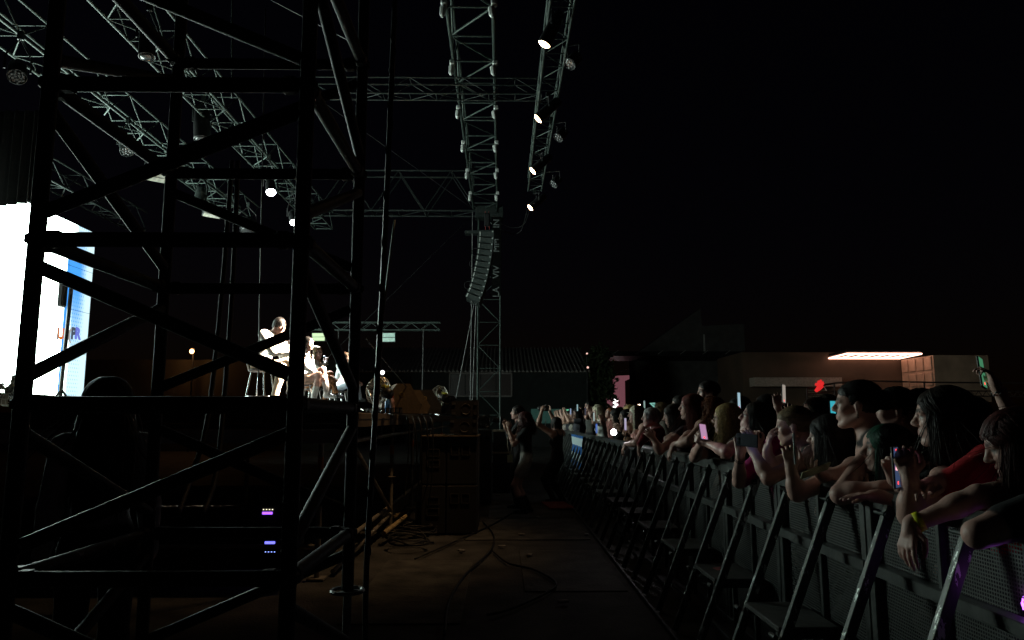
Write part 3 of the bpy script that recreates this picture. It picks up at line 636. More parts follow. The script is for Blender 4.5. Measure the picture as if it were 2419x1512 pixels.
# labels: 0 skin 1 top 2 bottom 3 shoe 4 hair(brows) 5 lips 6 eye white 7 iris
def hand(s, Wr, d, n_, right, curl=.4, sc=1.0, spread=.12, thumb=.6, fine=True):
    d = nrm(v3(d)); n_ = v3(n_); n_ = nrm(n_ - d * (n_ @ d)); th = np.cross(d, n_) * (1 if right else -1)
    offs = (.030, .010, -.010, -.028); ln = (.068, .076, .071, .055)
    s.cap(Wr - d * .012 * sc, Wr + d * .03 * sc, .024 * sc, .026 * sc, 0, .02)
    for i in range(4):
        kn = Wr + (d * (.084 - .004 * abs(i - 1)) + th * offs[i]) * sc
        s.cap(Wr + (d * .02 + th * offs[i] * .55) * sc, kn, .0145 * sc, .0115 * sc, 0, .008)
        a = 0; p = kn
        fd = nrm(d + th * (1.5 - i) * spread)
        cu = curl if not isinstance(curl, (list, tuple)) else curl[i]
        for j, fr in enumerate((.45, .31, .24)):
            a += cu * (.95, 1.25, .9)[j]; dd = fd * math.cos(a) + n_ * math.sin(a); q = p + dd * ln[i] * fr * sc
            s.cap(p, q, (.0092 - .0009 * j) * sc, (.0084 - .0009 * j) * sc, 0, .0035); p = q
    b0 = Wr + (d * .022 + th * .02) * sc; t1 = nrm(d * .55 + th * .75 + n_ * .35); p1 = b0 + t1 * .045 * sc
    t2 = nrm(d * .85 + th * (.45 - .6 * thumb) + n_ * .5 * thumb); p2 = p1 + t2 * .032 * sc; t3 = nrm(d * .8 + th * (.2 - .7 * thumb) + n_ * .55 * thumb); p3 = p2 + t3 * .026 * sc
    s.cap(b0, p1, .0145 * sc, .0115 * sc, 0, .008); s.cap(p1, p2, .0105 * sc, .0095 * sc, 0, .003); s.cap(p2, p3, .0095 * sc, .0075 * sc, 0, .003)
    return th
def head_prims(s, c, M, sc=1.0, mouth=0.0, male=False, smile=.3, stubble=False):
    P = lambda x, y, z: c + M @ (v3((x, y, z)) * sc)
    s.ell(P(-.014, 0, .032), v3((.094, .073, .084)) * sc, M, 0, .01)
    s.ell(P(.034, 0, -.028), v3((.056, .057, .078)) * sc, M, 0, .03)
    s.ell(P(.046, 0, .038), v3((.042, .056, .046)) * sc, M, 0, .03)
    w = 1.1 if male else 1.0
    for y in (-1, 1):
        s.cap(P(-.012, .054 * y * w, -.055), P(.058, .018 * y * w, -.097), .019 * sc, .017 * sc, 0, .03)
        s.cap(P(.082, .012 * y, .024), P(.072, .045 * y, .022), .0115 * sc, .011 * sc, 0, .015)
        s.ell(P(.058, .037 * y, -.022), v3((.024, .022, .022)) * sc, M, 0, .02)
        s.ell(P(.094, .030 * y, .006), v3((.016, .017, .0105)) * sc, M, 0, .01, sub=True)
        s.ell(P(.0725, .0305 * y, .005), v3((.0135, .0135, .0085)) * sc, M, 6, .002)
        s.ell(P(.0815, .0305 * y, .004), v3((.0062, .0062, .0065)) * sc, M, 7, .001)
        s.cap(P(.0865, .018 * y, .0115), P(.0765, .045 * y, .0095), .0034 * sc, .0034 * sc, 7, .003)
        s.cap(P(.0915, .014 * y, .0285), P(.0785, .05 * y, .0275), (.0062 if male else .0048) * sc, .0035 * sc, 4, .003)
        s.ell(P(.098, .0115 * y, -.0285), v3((.0115, .0085, .0085)) * sc, M, 0, .008)
        s.ell(P(-.014, .073 * y, -.008), v3((.019, .0085, .031)) * sc, M, 0, .008)
        s.ell(P(-.008, .083 * y, -.005), v3((.009, .006, .016)) * sc, M, 0, .004, sub=True)
    s.cap(P(.086, 0, .022), P(.111, 0, -.018), .0085 * sc, .0115 * sc, 0, .012)
    s.ell(P(.111, 0, -.0225), v3((.0115, .011, .0095)) * sc, M, 0, .008)
    s.ell(P(.079, 0, -.06), v3((.018, .028, .022)) * sc, M, 0, .015)
    s.ell(P(.074, 0, -.101), v3((.02, .021, .017)) * sc, M, 0, .015)
    if mouth > .05: s.ell(P(.094, 0, -.062), v3((.016, .02, .004 + .011 * mouth)) * sc, M, 5, .004, sub=True)
    dz = .012 * mouth
    for y in (-1, 1):
        s.cap(P(.0955, 0, -.0535), P(.084, .017 * y, -.058 + smile * .006), .0068 * sc, .0038 * sc, 5, .003)
        s.cap(P(.0935, 0, -.0665 - dz), P(.0835, .016 * y, -.0605 + smile * .006 - dz * .4), .0078 * sc, .004 * sc, 5, .003)
def nrmv(a): return a / (np.linalg.norm(a, axis=-1, keepdims=True) + 1e-12)
def strands(c, M, sc, st, N, L, seed, base, wid):
    """clumped hair ribbons following the head and falling; returns verts, quads, tone index"""
    rg = np.random.default_rng(seed); rad = v3((.1035, .080, .0925)) * sc; cc = c + M @ (v3((-.014, 0, .033)) * sc)
    curl = st.get('curly', 0); back = M @ v3((-1, 0, 0)); upd = bool(st.get('updo')); long_ = L > .02 and not upd
    a0 = st.get('open', max(56, st.get('front', 56))) if L > .12 and st.get('front', 56) > 35 else st.get('front', 42 if upd else 52); vol = st.get('vol', .06 if L > .12 else .03)
    G = max(40, N // 5); gi = rg.integers(0, G, N); nd = lambda s: rg.normal(0, s, N)
    goff = rg.random(G) ** 1.6; gl = .72 + .34 * rg.random(G); gsw = (rg.random((G, 3)) - .5) * .16; gsw[:, 2] = 0; gpz = rg.random(G) * 6.28
    sgn = np.where(rg.random(G) < .5, -1., 1.); u01 = rg.random(G); fr = (rg.random(G) < .2) if st.get('bangs') else np.zeros(G, bool); isf = fr[gi]
    if upd:
        phs = np.radians((rg.random(G) - .5) * 250); ths = np.radians(56 + 26 * np.abs(phs) / 2.2 - 30 * rg.random(G) ** 2)
        s0 = np.stack([np.sin(ths) * np.cos(phs), np.sin(ths) * np.sin(phs), np.cos(ths)], 1); phe = math.pi + rg.normal(0, .12, G); the = np.radians(84 + rg.normal(0, 5, G))
    else:
        al = np.radians(-58 + 128 * u01); part = st.get('part', .12); s0 = np.stack([-np.sin(al), part + .05 * rg.normal(0, 1, G) + .06 * sgn, np.cos(al)], 1)
        phe = sgn * np.radians(np.clip(a0 + u01 * (182 - a0) + rg.normal(0, 7, G), a0, 185)); the = np.radians(96 + 14 * rg.random(G))
        phe[fr] = np.radians((rg.random(fr.sum()) - .5) * 96); the[fr] = np.radians(66 + 8 * rg.random(fr.sum()))
    s0 = nrmv(s0); e0 = np.stack([np.sin(the) * np.cos(phe), np.sin(the) * np.sin(phe), np.cos(the)], 1)
    S0 = nrmv(s0[gi] + rg.normal(0, .05, (N, 3))); E0 = nrmv(e0[gi] + rg.normal(0, .045, (N, 3)))
    off = 1.0 + vol * (.35 + .65 * goff[gi]) + .075 * goff[gi] + nd(.011); fly = rg.random(N) < .05; off = off + fly * .05 * rg.random(N)
    J = 8; t = np.linspace(0, 1, J)[None, :]; om = np.arccos(np.clip((S0 * E0).sum(1), -.999, .999))[:, None]
    U = (np.sin((1 - t) * om) / np.sin(om))[..., None] * S0[:, None, :] + (np.sin(t * om) / np.sin(om))[..., None] * E0[:, None, :]
    OF = 1.01 + (off[:, None] - 1.01) * np.minimum(1, .35 + t); P = cc + (U * rad * OF[..., None]) @ M.T; NM = U @ M.T
    if long_:
        K = 9 if L > .12 else 4; ll = (L * gl[gi] * (.9 + .2 * rg.random(N)) * np.where(isf, .03, 1))[:, None, None]; on = NM[:, -1:, :]; q = (np.arange(1, K + 1) / K)[None, :, None]
        dr = v3((0, 0, -1)) + (gsw[gi] + rg.normal(0, .03, (N, 3)))[:, None, :] * q * 1.3 + on * (.16 - .3 * q) * (1 + 3 * st.get('vol', .06)) + back * (.15 * st.get('sweep', .5)) + (fly[:, None, None] * rg.normal(0, .35, (N, 1, 3)))
        if curl: dr = dr + rg.normal(0, .42 * curl, (N, K, 3))
        P = np.concatenate([P, P[:, -1:, :] + np.cumsum(nrmv(dr) * ll / K, 1)], 1); NM = np.concatenate([NM, np.repeat(on, K, 1)], 1)
        side = nrmv(np.cross(on, v3((0, 0, 1)))); tt = np.arange(P.shape[1])[None, :, None] / P.shape[1]
        P = P + side * (.006 + .02 * curl) * np.sin(tt * (9 + 12 * curl) + gpz[gi][:, None, None]) * tt
    if curl: P = P + rg.normal(0, .007 * curl, P.shape)
    n_ = P.shape[1]; D = np.empty_like(P); D[:, 1:-1] = P[:, 2:] - P[:, :-2]; D[:, 0] = P[:, 1] - P[:, 0]; D[:, -1] = P[:, -1] - P[:, -2]
    sd = nrmv(np.cross(nrmv(D), NM)); tp = (wid * (.7 + .6 * rg.random(N)))[:, None] * (1 - .8 * (np.arange(n_) / (n_ - 1))[None, :] ** 2)
    vs = np.stack([P - sd * tp[..., None], P + NM * .0012, P + sd * tp[..., None]], 2).reshape(-1, 3)
    b = (np.arange(N)[:, None] * n_ + np.arange(n_ - 1)[None, :]) * 3; qs = np.stack([np.stack([b, b + 1, b + 4, b + 3], -1), np.stack([b + 1, b + 2, b + 5, b + 4], -1)], 2).reshape(-1, 4)
    tone = np.repeat(rg.choice(3, N, p=(.5, .28, .22)), (n_ - 1) * 2)
    return vs, qs, tone
PEOPLE = []
def person(label, head, yaw=180, hyaw=0, hpitch=0, hroll=0, H=1.68, lean=0, arms=(None, None), hair='brown', style=None, skin=0, top=(.02, .02, .02), bottom=(.015, .015, .018),
           sleeve='short', h=.012, ground=0.0, mouth=0.0, smile=.3, male=False, seated=None, legs=None, bottoms='long', group='concertgoers along the barrier', glasses=False, strandN=260, twist=0, name='person', shoes=(.01, .01, .01), broad=1.0, bag=None, cat='person', tank=False):
    """head: world position of the head centre. yaw: facing of the body in degrees (180 = towards the stage)."""
    style = style or {}; head = v3(head); k = H / 1.70; s = SDF()
    if group == 'concertgoers along the barrier':
        ang = math.degrees(math.atan2(10.5 - head[1], -9.5 - head[0])) % 360; yaw0 = yaw; yaw = 180 + .55 * (ang - 180) + (yaw0 - 180); hyaw = hyaw + ang - yaw + (yaw0 - 180)
    f = v3((math.cos(R(yaw)), math.sin(R(yaw)), 0)); lft = v3((-f[1], f[0], 0)); up = v3((0, 0, 1))
    Ml = rotm(lft, R(lean)); u = Ml @ up; fw = Ml @ f
    neck = head - u * .125 * k + fw * (-.02 * k) - f * .0; chest_t = neck - u * .055 * k - fw * .012
    pel = chest_t - u * .47 * k
    hz = (pel[2] - ground)
    root = v3((pel[0], pel[1], ground))
    tl = lft * math.cos(R(twist)) + fw * math.sin(R(twist))
    bw = broad * (1.1 if male else 1.0)
    shL, shR = chest_t + tl * .165 * k * bw - u * .012, chest_t - tl * .165 * k * bw - u * .012
    TM = np.stack([nrm(np.cross(tl, u)), tl, u], 1)
    T = 1
    s.ell(chest_t - u * .14 * k + fw * .005, v3((.098, .145 * bw, .18)) * k, TM, T, .05)
    s.cap(shL - tl * .03, shR + tl * .03, .058 * k, .058 * k, T, .05)
    if tank:
        for q_, y in ((shL, 1), (shR, -1)): s.cap(q_ - tl * y * .055, q_, .059 * k, .06 * k, 0, .03)
    s.ell(chest_t - u * .33 * k, v3((.092, .122 * bw, .15)) * k, TM, T, .06)
    if not male: 
        for y in (-1, 1): s.ell(chest_t - u * .17 * k + fw * .075 * k + tl * .062 * y * k, v3((.052, .062, .06)) * k, TM, T, .04)
    s.ell(pel + u * .03, v3((.105, .155 * bw, .12)) * k, TM, 2, .05)
    s.cap(neck - u * .03, head - u * .03 * k - fw * .02, .053 * k * (1.12 if male else 1), .049 * k, 0, .025)
    s.cap(chest_t - fw * .01, neck + u * .005, .075 * k, .054 * k, 0, .04)
    # arms
    hands = []
    for side, A in (('L', arms[0]), ('R', arms[1])):
        sh = shL if side == 'L' else shR; sgn = 1 if side == 'L' else -1
        if A is None: A = dict(w=sh - u * .5 * k + f * .05 + lft * sgn * .06, pole=-f, d=-up, n=-lft * sgn)
        w = v3(A['w']); pole = v3(A.get('pole', (0, 0, -1))); el, w = (v3(A['e']), w) if 'e' in A else ik(sh, w, .285 * k, .255 * k, pole)
        lab = 1 if sleeve == 'long' else 0; th = A.get('thick', 1.0) * bw
        s.cap(sh, el, .051 * k * th, .041 * k * th, lab, .03); s.cap(el, el + (w - el) * .35, .040 * k * th, .042 * k * th, lab, .02); s.cap(el + (w - el) * .3, w, .041 * k * th, .026 * k, lab, .02)
        if sleeve == 'short': s.cap(sh, sh + (el - sh) * A.get('sl', .52), .06 * k * th, .059 * k * th, 1, .02)
        elif sleeve == 'long': s.cap(sh, el, .057 * k * th, .05 * k * th, 1, .03); s.cap(el, w, .049 * k, .034 * k, 1, .02)
        dd = A.get('d'); dd = nrm(w - el) if dd is None else v3(dd)
        hand(s, w, dd, A.get('n', (0, 0, -1)), side == 'R', A.get('curl', .35), k * 1.0, A.get('spread', .12), A.get('thumb', .6))
        hands.append((w, dd, el))
    # legs
    for y in (-1, 1):
        hip = pel + lft * .085 * y * k - u * .03; lgd = (legs or {}).get(y)
        ank = v3(lgd['a']) if lgd else root + lft * .1 * y * k + up * .08 + f * (.03 * y)
        pole = v3(lgd.get('pole', f)) if lgd else f
        dist = np.linalg.norm(ank - hip); Lt = max(.44 * k, dist * .512) if not lgd else .44 * k
        kn, ank = ik(hip, ank, Lt, Lt * .97, pole)
        ll = 2 if bottoms == 'long' else 0
        wid = 1.18 if bottoms == 'long' else 1.0
        s.cap(hip, kn, .082 * k, .056 * k * wid, ll, .03); s.cap(kn, kn + (ank - kn) * .4, .052 * k * wid, .053 * k * wid, ll, .03); s.cap(kn + (ank - kn) * .3, ank, .052 * k * wid, .036 * k * wid * (1.25 if bottoms == 'long' else 1), ll, .03)
        if bottoms == 'shorts': s.cap(hip, hip + (kn - hip) * .5, .1 * k, .098 * k, 2, .03)
        fd = v3((lgd or {}).get('foot', f)); s.cap(ank - up * .035 - fd * .03, ank - up * .05 + fd * .14, .042, .036, 3, .02)
        if bottoms == 'shorts': s.cap(ank, ank + (kn - ank) * .45, .05, .056, 3, .02)
    # head
    HM = np.array(Matrix.Rotation(R(yaw + hyaw), 3, 'Z') @ Matrix.Rotation(R(hpitch), 3, 'Y') @ Matrix.Rotation(R(hroll), 3, 'X'))
    head_prims(s, head, HM, k, mouth, male, smile)
    vv, qq, lb = s.mesh(h)
    pal = np.array([(*SKC[skin], 0), (*top, 1), (*bottom, 1), (*shoes, 1), (*[x * .8 + .01 for x in HAIRC[hair]], .5), (.38 * SKC[skin][0] / .6, .13, .12, 0), (.5, .47, .45, 0), (.02, .015, .012, 0)], np.float32)
    me = np_mesh(name, vv, qq, np.zeros(len(qq), int), [BODYM], root); ca = me.color_attributes.new('dye', 'FLOAT_COLOR', 'POINT'); ca.data.foreach_set('color', (lb @ pal).ravel()); o = bpy.data.objects.new(name, me); COL.objects.link(o); o.location = root
    props(o, label, cat, group)
    # hair
    L = style.get('L', .25); hs = SDF(); P = lambda x, y, z: head + HM @ (v3((x, y, z)) * k)
    bald = style.get('bald')
    hs.ell(P(-.020, 0, .036), v3((.099, .0785, .089)) * k, HM, 0, .01)
    hs.ell(P(.036, 0, .058), v3((.054, .066, .053)) * k, HM, 0, .015)
    if L > .02 and not style.get('updo'): hs.ell(P(-.045, 0, -.02), v3((.068, .07, .085)) * k, HM, 0, .03)
    if style.get('bun'): hs.ell(P(-.13, 0, .03), v3((.05, .05, .05)) * k, HM, 0, .02)
    if L > .12 and not style.get('updo'):
        for ph in (80, 118, 150, 180, 210, 242, 280):
            a = R(ph); vl = 1 + style.get('vol', .05) * 2; p0 = P(-.018 + .075 * vl * math.cos(a), .06 * vl * math.sin(a), -.01); p1 = p0 + v3((0, 0, -1)) * L * .85 + (HM @ v3((-.35, 0, 0))) * L * .25 * style.get('sweep', .5) 
            hs.cap(p0, p1, .026 * k, .018 * k, 0, .03)
    for y in (-1, 1):
        if style.get('ears', L < .02 or style.get('updo')): hs.ell(P(-.004, .085 * y, -.032), v3((.042, .022, .045)) * k, HM, 0, .008, sub=True)
    hs.ell(P(.125, 0, -.047), v3((.098, .078, .106)) * k, HM, 0, .01, sub=True)
    if style.get('cap'): pass
    hv, hq, hl = hs.mesh(max(h, .008)); hl = np.zeros(len(hq), int)
    hv = hv + (np.random.default_rng(len(PEOPLE)).random(hv.shape) - .5) * .004
    N = int(strandN * (5 if h < .0095 else 2.5)); wid = .0017 if h < .0095 else .0035
    sv, sq, tone = strands(head, HM, k, style, N, L, len(PEOPLE) + 11, root, wid * style.get('width', 1.0)); nb = len(hq); sq = sq + len(hv); hv = np.concatenate([hv, sv]); hq = np.concatenate([hq, sq]); hl = np.concatenate([np.zeros(nb, int), tone])
    hm = [hairm(hair), hairm(hair, 1.35), hairm(hair, .6)]
    if style.get('streak'):
        sk_ = style['streak']; hm += [hairm(sk_), hairm(sk_, 1.5), hairm(sk_, .6)]; cz = hv[hq].mean(1) - head; fx = cz @ HM[:, 0]; hl = hl + np.where(fx > .035, 3, 0)
    me = np_mesh('hair', hv, hq, hl, hm, root); ho = bpy.data.objects.new('hair', me); COL.objects.link(ho); ho.parent = o
    if glasses:
        m = MB()
        for y in (-1, 1):
            m.ring(P(.1, .031 * y, .004), HM[:, 0], .021 * k, .0018, 18, 4); m.tube(P(.098, .052 * y, .008), P(-.01, .078 * y, .006), .0018, n=4)
        m.tube(P(.104, -.01, .008), P(.104, .01, .008), .0018, n=4); mk('glasses', m, blackp, o)
    PEOPLE.append(o)
    o_info = dict(o=o, hands=hands, HM=HM, head=head, shL=shL, shR=shR, k=k, root=root)
    return o_info
def band(info, i, mat, t=.0, r=.031, w=.008, name='wristband', up=.02):
    """band round the wrist of hand i"""
    wv, dd, el = info['hands'][i]; a = nrm(el - wv); p = wv + a * up
    m = MB(); m.lathe([(r - .002, 0), (r, .001), (r, w - .001), (r - .002, w)], p, a, 16); mk(name, m, mat, info['o'], smooth=True)
# ---------------------------------------------------------------- phones
def phone(label, c, face, upd, scr=None, es=2.0, size=(.075, .155, .009), group='phones held up by the crowd', case=blackp, icons=True):
    """face: direction the screen faces"""
    c = V(c); M = lookM(face, V(upd)); t = empty('smartphone', c, label, 'phone', group)
    m = MB(); m.box(c, (size[2], size[0], size[1]), M, bev=.003); b = mk('body', m, case, t)
    if scr:
        m = MB(); m.box(c + M @ V((size[2] / 2, 0, 0)), (.0012, size[0] * .9, size[1] * .93), M); sc_ = mk('screen', m, em('screen_%d_%d_%d_%d' % (*[int(x * 99) for x in scr], int(es * 10)), scr, es), t)
        if icons:
            m = MB(); m.box(c + M @ V((size[2] / 2 + .001, 0, -size[1] * .36)), (.0008, .012, .012), M); mk('record_button', m, em('record_red', (1, .05, .05), 2.5), sc_)
    m = MB()
    for yy in (.018, -.004): m.lathe([(.009, 0), (.009, .003), (.006, .003)], c + M @ V((-size[2] / 2, yy, size[1] * .38)), M @ V((-1, 0, 0)), 10)
    mk('camera_lens', m, glass, t); return t
# ================================================================ PERFORMERS ON STOOLS
WHITE = (.78, .76, .73)
chrome = pm('chromed_tube', (.55, .55, .55), .25, .9, bump=0); seatm = pm('dark_stool_seat', (.05, .045, .045), .5)
def stool(label, x, y, ang=0, h=.66):
    z = SZ; t = empty('bar_stool', (x, y, z), label, 'stool', 'bar stools under the performers'); c = V((x, y, z + h)); M = rotz(R(ang))
    m = MB(); m.lathe([(.10, -.02), (.175, -.015), (.185, 0), (.175, .02), (.05, .025)], c, (0, 0, 1), 20); mk('seat', m, seatm, t, smooth=True)
    for a in (45, 135, 225, 315):
        d = M @ V((math.cos(R(a)), math.sin(R(a)), 0)); bar('leg', c + d * .14 - V((0, 0, .01)), V((x, y, z)) + d * .25, .012, chrome, t, 8)
    m = MB(); m.ring(V((x, y, z + .26)), (0, 0, 1), .2, .008, 24, 6); mk('foot_ring', m, chrome, t, smooth=True)
    m = MB(); b = M @ V((-1, 0, 0)); sdv = M @ V((0, 1, 0)); m.path([c + sdv * .14 + b * .12, c + sdv * .15 + b * .17 + V((0, 0, .16)), c + b * .2 + V((0, 0, .19)), c - sdv * .15 + b * .17 + V((0, 0, .16)), c - sdv * .14 + b * .12], .011, 8); mk('backrest', m, chrome, t, smooth=True)
def mic(label, p, d):
    t = empty('microphone', p, label, 'microphone', 'hand microphones of the performers'); p = V(p); d = V(d).normalized()
    m = MB(); m.lathe([(.011, 0), (.014, .02), (.017, .15)], p, d, 12); mk('handle', m, blackp, t, smooth=True)
    m = MB(); m.lathe([(.017, .15), (.026, .165), (.026, .19), (.015, .21)], p, d, 12); mk('head', m, pm('mic_mesh', (.12, .12, .12), .4, .6), t, smooth=True)
GP = 'seated performers on the stage'
def sit(label, px, py, Y, hair, style, top, bottom, yaw=-15, lean=12, cross=False, **kw):
    hd = v3(at(px, py, Y)); k = .985; f = v3((math.cos(R(yaw)), math.sin(R(yaw)), 0)); lf = v3((-f[1], f[0], 0)); u = rotm(lf, R(lean)) @ v3((0, 0, 1))
    pel = hd - u * .65 * k; px_, py_ = pel[0], pel[1]; zz = SZ + .26
    lg = {y: dict(a=v3((px_, py_, zz)) + f * (.30 + .12 * (y == 1)) + lf * .12 * y + v3((0, 0, .1 * (y == 1))), pole=f + v3((0, 0, 1.2)), foot=f) for y in (-1, 1)}
    if cross: lg[1] = dict(a=v3((px_, py_, zz)) + f * .5 - lf * .12 + v3((0, 0, .16)), pole=f + v3((0, 0, 1.2)), foot=f - v3((0, 0, .3)))
    inf = person(label, hd, yaw=yaw, lean=lean, hair=hair, style=style, top=top, bottom=bottom, legs=lg, ground=SZ, group=GP, H=1.675, **kw)
    stool('metal bar stool under the ' + label.replace('performer with ', 'with '), px_, py_, yaw, max(.4, pel[2] - SZ - .075)); return inf
h1 = v3(at(660, 768, 10.8))
S1 = sit('male performer with quiffed hair in an oversized white shirt', 660, 770, 10.8, 'jet', dict(L=.03, front=20, width=1.3, bangs=1, vol=.06), WHITE, (.62, .52, .4), yaw=-12, lean=24, hyaw=-28, hpitch=8, male=True, h=.011, strandN=260, broad=1.3, skin=0, sleeve='long',
         arms=(dict(w=h1 + v3((.16, .10, -.36)), pole=(-.3, .6, -1), d=(.3, -.3, .9), n=(-.5, -.5, 0), curl=.8), dict(w=h1 + v3((.22, -.12, -.40)), pole=(-.7, -.6, -.6), d=(.2, .3, .8), n=(-.4, .5, 0), curl=.8)))
mic('black microphone held by the quiffed male performer', h1 + v3((.18, -.03, -.34)), (-.25, .05, .9))
h2 = v3(at(727, 812, 12.6))
S2 = sit('woman performer with long black hair half hidden by the scaffold post', 727, 812, 12.6, 'jet', dict(L=.42, sweep=0, open=66), WHITE, (.55, .36, .28), yaw=-15, lean=8, hyaw=-10, h=.013, strandN=220, bottoms='shorts', sleeve='long', shoes=(.8, .78, .75),
         arms=(dict(w=h2 + v3((.25, .08, -.55)), pole=(-.5, .5, -.5), curl=.6), dict(w=h2 + v3((.25, -.1, -.55)), pole=(-.5, -.5, -.5), curl=.6)))
h3 = v3(at(749, 832, 13.9))
S3 = sit('woman performer with long light brown hair singing into a microphone', 749, 832, 13.9, 'fair', dict(L=.38, sweep=.2, open=72), WHITE, (.16, .07, .025), yaw=-8, lean=6, cross=True, hyaw=-14, hpitch=0, h=.013, strandN=240, mouth=.5, sleeve='long',
         arms=(dict(w=h3 + v3((.3, .1, -.5)), pole=(-.5, .5, -.5), curl=.6), dict(w=h3 + v3((.19, -.06, -.19)), pole=(-.2, -.8, -.8), d=(-.1, .2, .9), n=(0, .8, 0), curl=.85)))
mic('black microphone at the lips of the light haired woman', h3 + v3((.23, -.07, -.24)), (-.4, .25, .7))
h4 = v3(at(818, 846, 15.2))
S4 = sit('male performer with short brown hair and glasses in a white shirt', 818, 846, 15.2, 'brown', dict(L=.012), (.72, .75, .78), (.5, .58, .68), yaw=-10, lean=14, hyaw=-15, h=.014, male=True, glasses=True, strandN=100,
         arms=(dict(w=h4 + v3((.25, .08, -.5)), pole=(-.5, .5, -.5), curl=.6), dict(w=h4 + v3((.25, -.1, -.5)), pole=(-.5, -.5, -.5), curl=.6)))

# ================================================================ SECURITY / CREW IN FRONT
C1 = person('crew woman with long straight black hair seen from behind the scaffold', at(255, 958, 3.5), yaw=118, hair='black', style=dict(L=.5, sweep=.1, front=20, width=1.6, vol=.35), top=(.3, .29, .31), h=.012, H=1.66, strandN=500, group='pit crew', sleeve='long')

# ================================================================ PHOTOGRAPHERS IN THE PIT
PG = 'photographers in the pit'
def camera_thing(label, c, face):
    c = V(c); M = lookM(face); t = empty('photo_camera', c, label, 'camera', 'cameras of the pit photographers')
    m = MB(); m.box(c, (.06, .14, .095), M, bev=.008); m.box(c + M @ V((0, 0, .055)), (.05, .05, .03), M, bev=.006); mk('body', m, blackp, t)
    m = MB(); m.lathe([(.035, 0), (.038, .02), (.038, .11), (.042, .12), (.03, .12)], c + M @ V((.03, 0, -.005)), M @ V((1, 0, 0)), 16); mk('lens', m, blackp, t, smooth=True)
    m = MB(); m.lathe([(.03, 0), (.001, .004)], c + M @ V((.151, 0, -.005)), M @ V((1, 0, 0)), 14); mk('front_glass', m, glass, t)
    return t
f1 = v3(at(1222, 975, 12.5))
F1 = person('photographer with short black hair looking over her camera', f1, yaw=178, hair='black', style=dict(L=.03, front=48), top=(.012, .012, .013), h=.011, H=1.68, group=PG, strandN=220, hpitch=-4, sleeve='long',
            arms=(dict(w=f1 + v3((-.2, -.07, -.2)), pole=(.5, -.6, -1), d=(-.6, .2, .6), n=(0, 1, 0), curl=.6), dict(w=f1 + v3((-.2, .07, -.2)), pole=(.5, .6, -1), d=(-.6, -.2, .6), n=(0, -1, 0), curl=.6)))
camera_thing('black camera under the chin of the short haired photographer', f1 + v3((-.27, 0, -.13)), (-1, 0, .1))
f2 = v3(at(1238, 992, 11.8))
F2 = person('photographer with curly dark red hair in shorts and tall boots', f2, yaw=172, hair='dkred', style=dict(L=.3, curly=1.3, sweep=.6, width=1.1), top=(.012, .012, .012), bottom=(.28, .27, .24), bottoms='shorts', h=.011, H=1.60, group=PG, strandN=520, hpitch=2, skin=1,
            arms=(dict(w=f2 + v3((-.25, -.09, -.14)), e=f2 + v3((-.17, -.16, -.38)), d=(-.15, .1, 1), n=(.2, 1, 0), curl=.3, spread=.2), dict(w=f2 + v3((-.3, .06, -.12)), pole=(.5, .6, -1), d=(-.2, 0, 1), n=(0, -1, 0), curl=.5)))
lan = pm('beige_lanyard', (.45, .4, .3), .7); m = MB(); a = V(f2) + V((-.1, -.1, -.1))
m.path([a, a + V((-.09, -.03, -.25)), a + V((-.13, -.04, -.46)), a + V((-.17, -.02, -.3)), a + V((-.15, .05, -.02))], .007, 5); mk('lanyard', m, lan, F2['o'])
m = MB(); m.box(a + V((-.13, -.05, -.5)), (.09, .004, .12), rotz(.4)); mk('pass_card', m, pm('pass_print', (.4, .42, .25), .5), F2['o'])
f3 = v3(at(1312, 1000, 13.3))
F3 = person('photographer in black tank top raising a camera overhead', f3, yaw=140, hair='black', style=dict(L=.1, front=40, width=1.2), top=(.011, .011, .012), bottom=(.01, .01, .01), h=.012, H=1.6, group=PG, strandN=260, skin=1, sleeve='none', tank=True, hpitch=-8,
            arms=(dict(w=v3(at(1279, 972, 13.2)), e=v3(at(1271, 1003, 13.15)), d=(.2, .1, 1), n=(.5, .8, 0), curl=.55, thick=1.15), dict(w=v3(at(1298, 972, 13.45)), pole=(.3, .9, -.6), d=(-.1, 0, 1), n=(-.5, -.5, 0), curl=.5)))
camera_thing('black camera raised overhead by the photographer in a tank top', at(1289, 965, 13.3), (-.8, .6, .05))
m = MB(); a = V(f3) + V((-.08, -.1, -.06)); m.path([a + V((-.1, 0, .12)), a + V((-.12, -.02, -.02)), a + V((-.03, -.05, -.14)), a + V((.05, -.05, -.12))], .01, 6); mk('camera_strap', m, pm('white_strap', (.7, .72, .7), .5), F3['o'])

# ================================================================ FRONT ROW ALONG THE BARRIER
bk = (.012, .012, .013)
bandm = lambda n_, c: pm(n_, c, .5, bump=0)
T = lambda px, py, X: v3(atx(px, py, X))
p1 = T(2404, 1050, 1.82)
P1 = person('woman with dark red fringe at the right edge reaching over the barrier', p1, yaw=180, lean=28, hpitch=20, hyaw=4, hair='dkred', style=dict(L=.3, bangs=1, front=48, sweep=0), top=bk, h=.0062, H=1.66, strandN=520, mouth=.6, sleeve='short',
            arms=(dict(w=T(2420, 1225, 1.66), e=T(2308, 1262, 1.5), d=(1, -.3, .2), n=(0, 0, -1), curl=.5, thick=1.05, sl=.72), dict(w=T(2152, 1240, 1.42), e=T(2312, 1172, 1.62), d=(-.45, -.25, -1), n=(.8, .2, -.5), curl=[.22, .3, .36, .42], thick=.95, spread=.1, thumb=.9)))
band(P1, 1, bandm('yellow_paper_band', (.7, .7, .01)), w=.022, up=.016, r=.034)
p2 = T(2228, 985, 1.85)
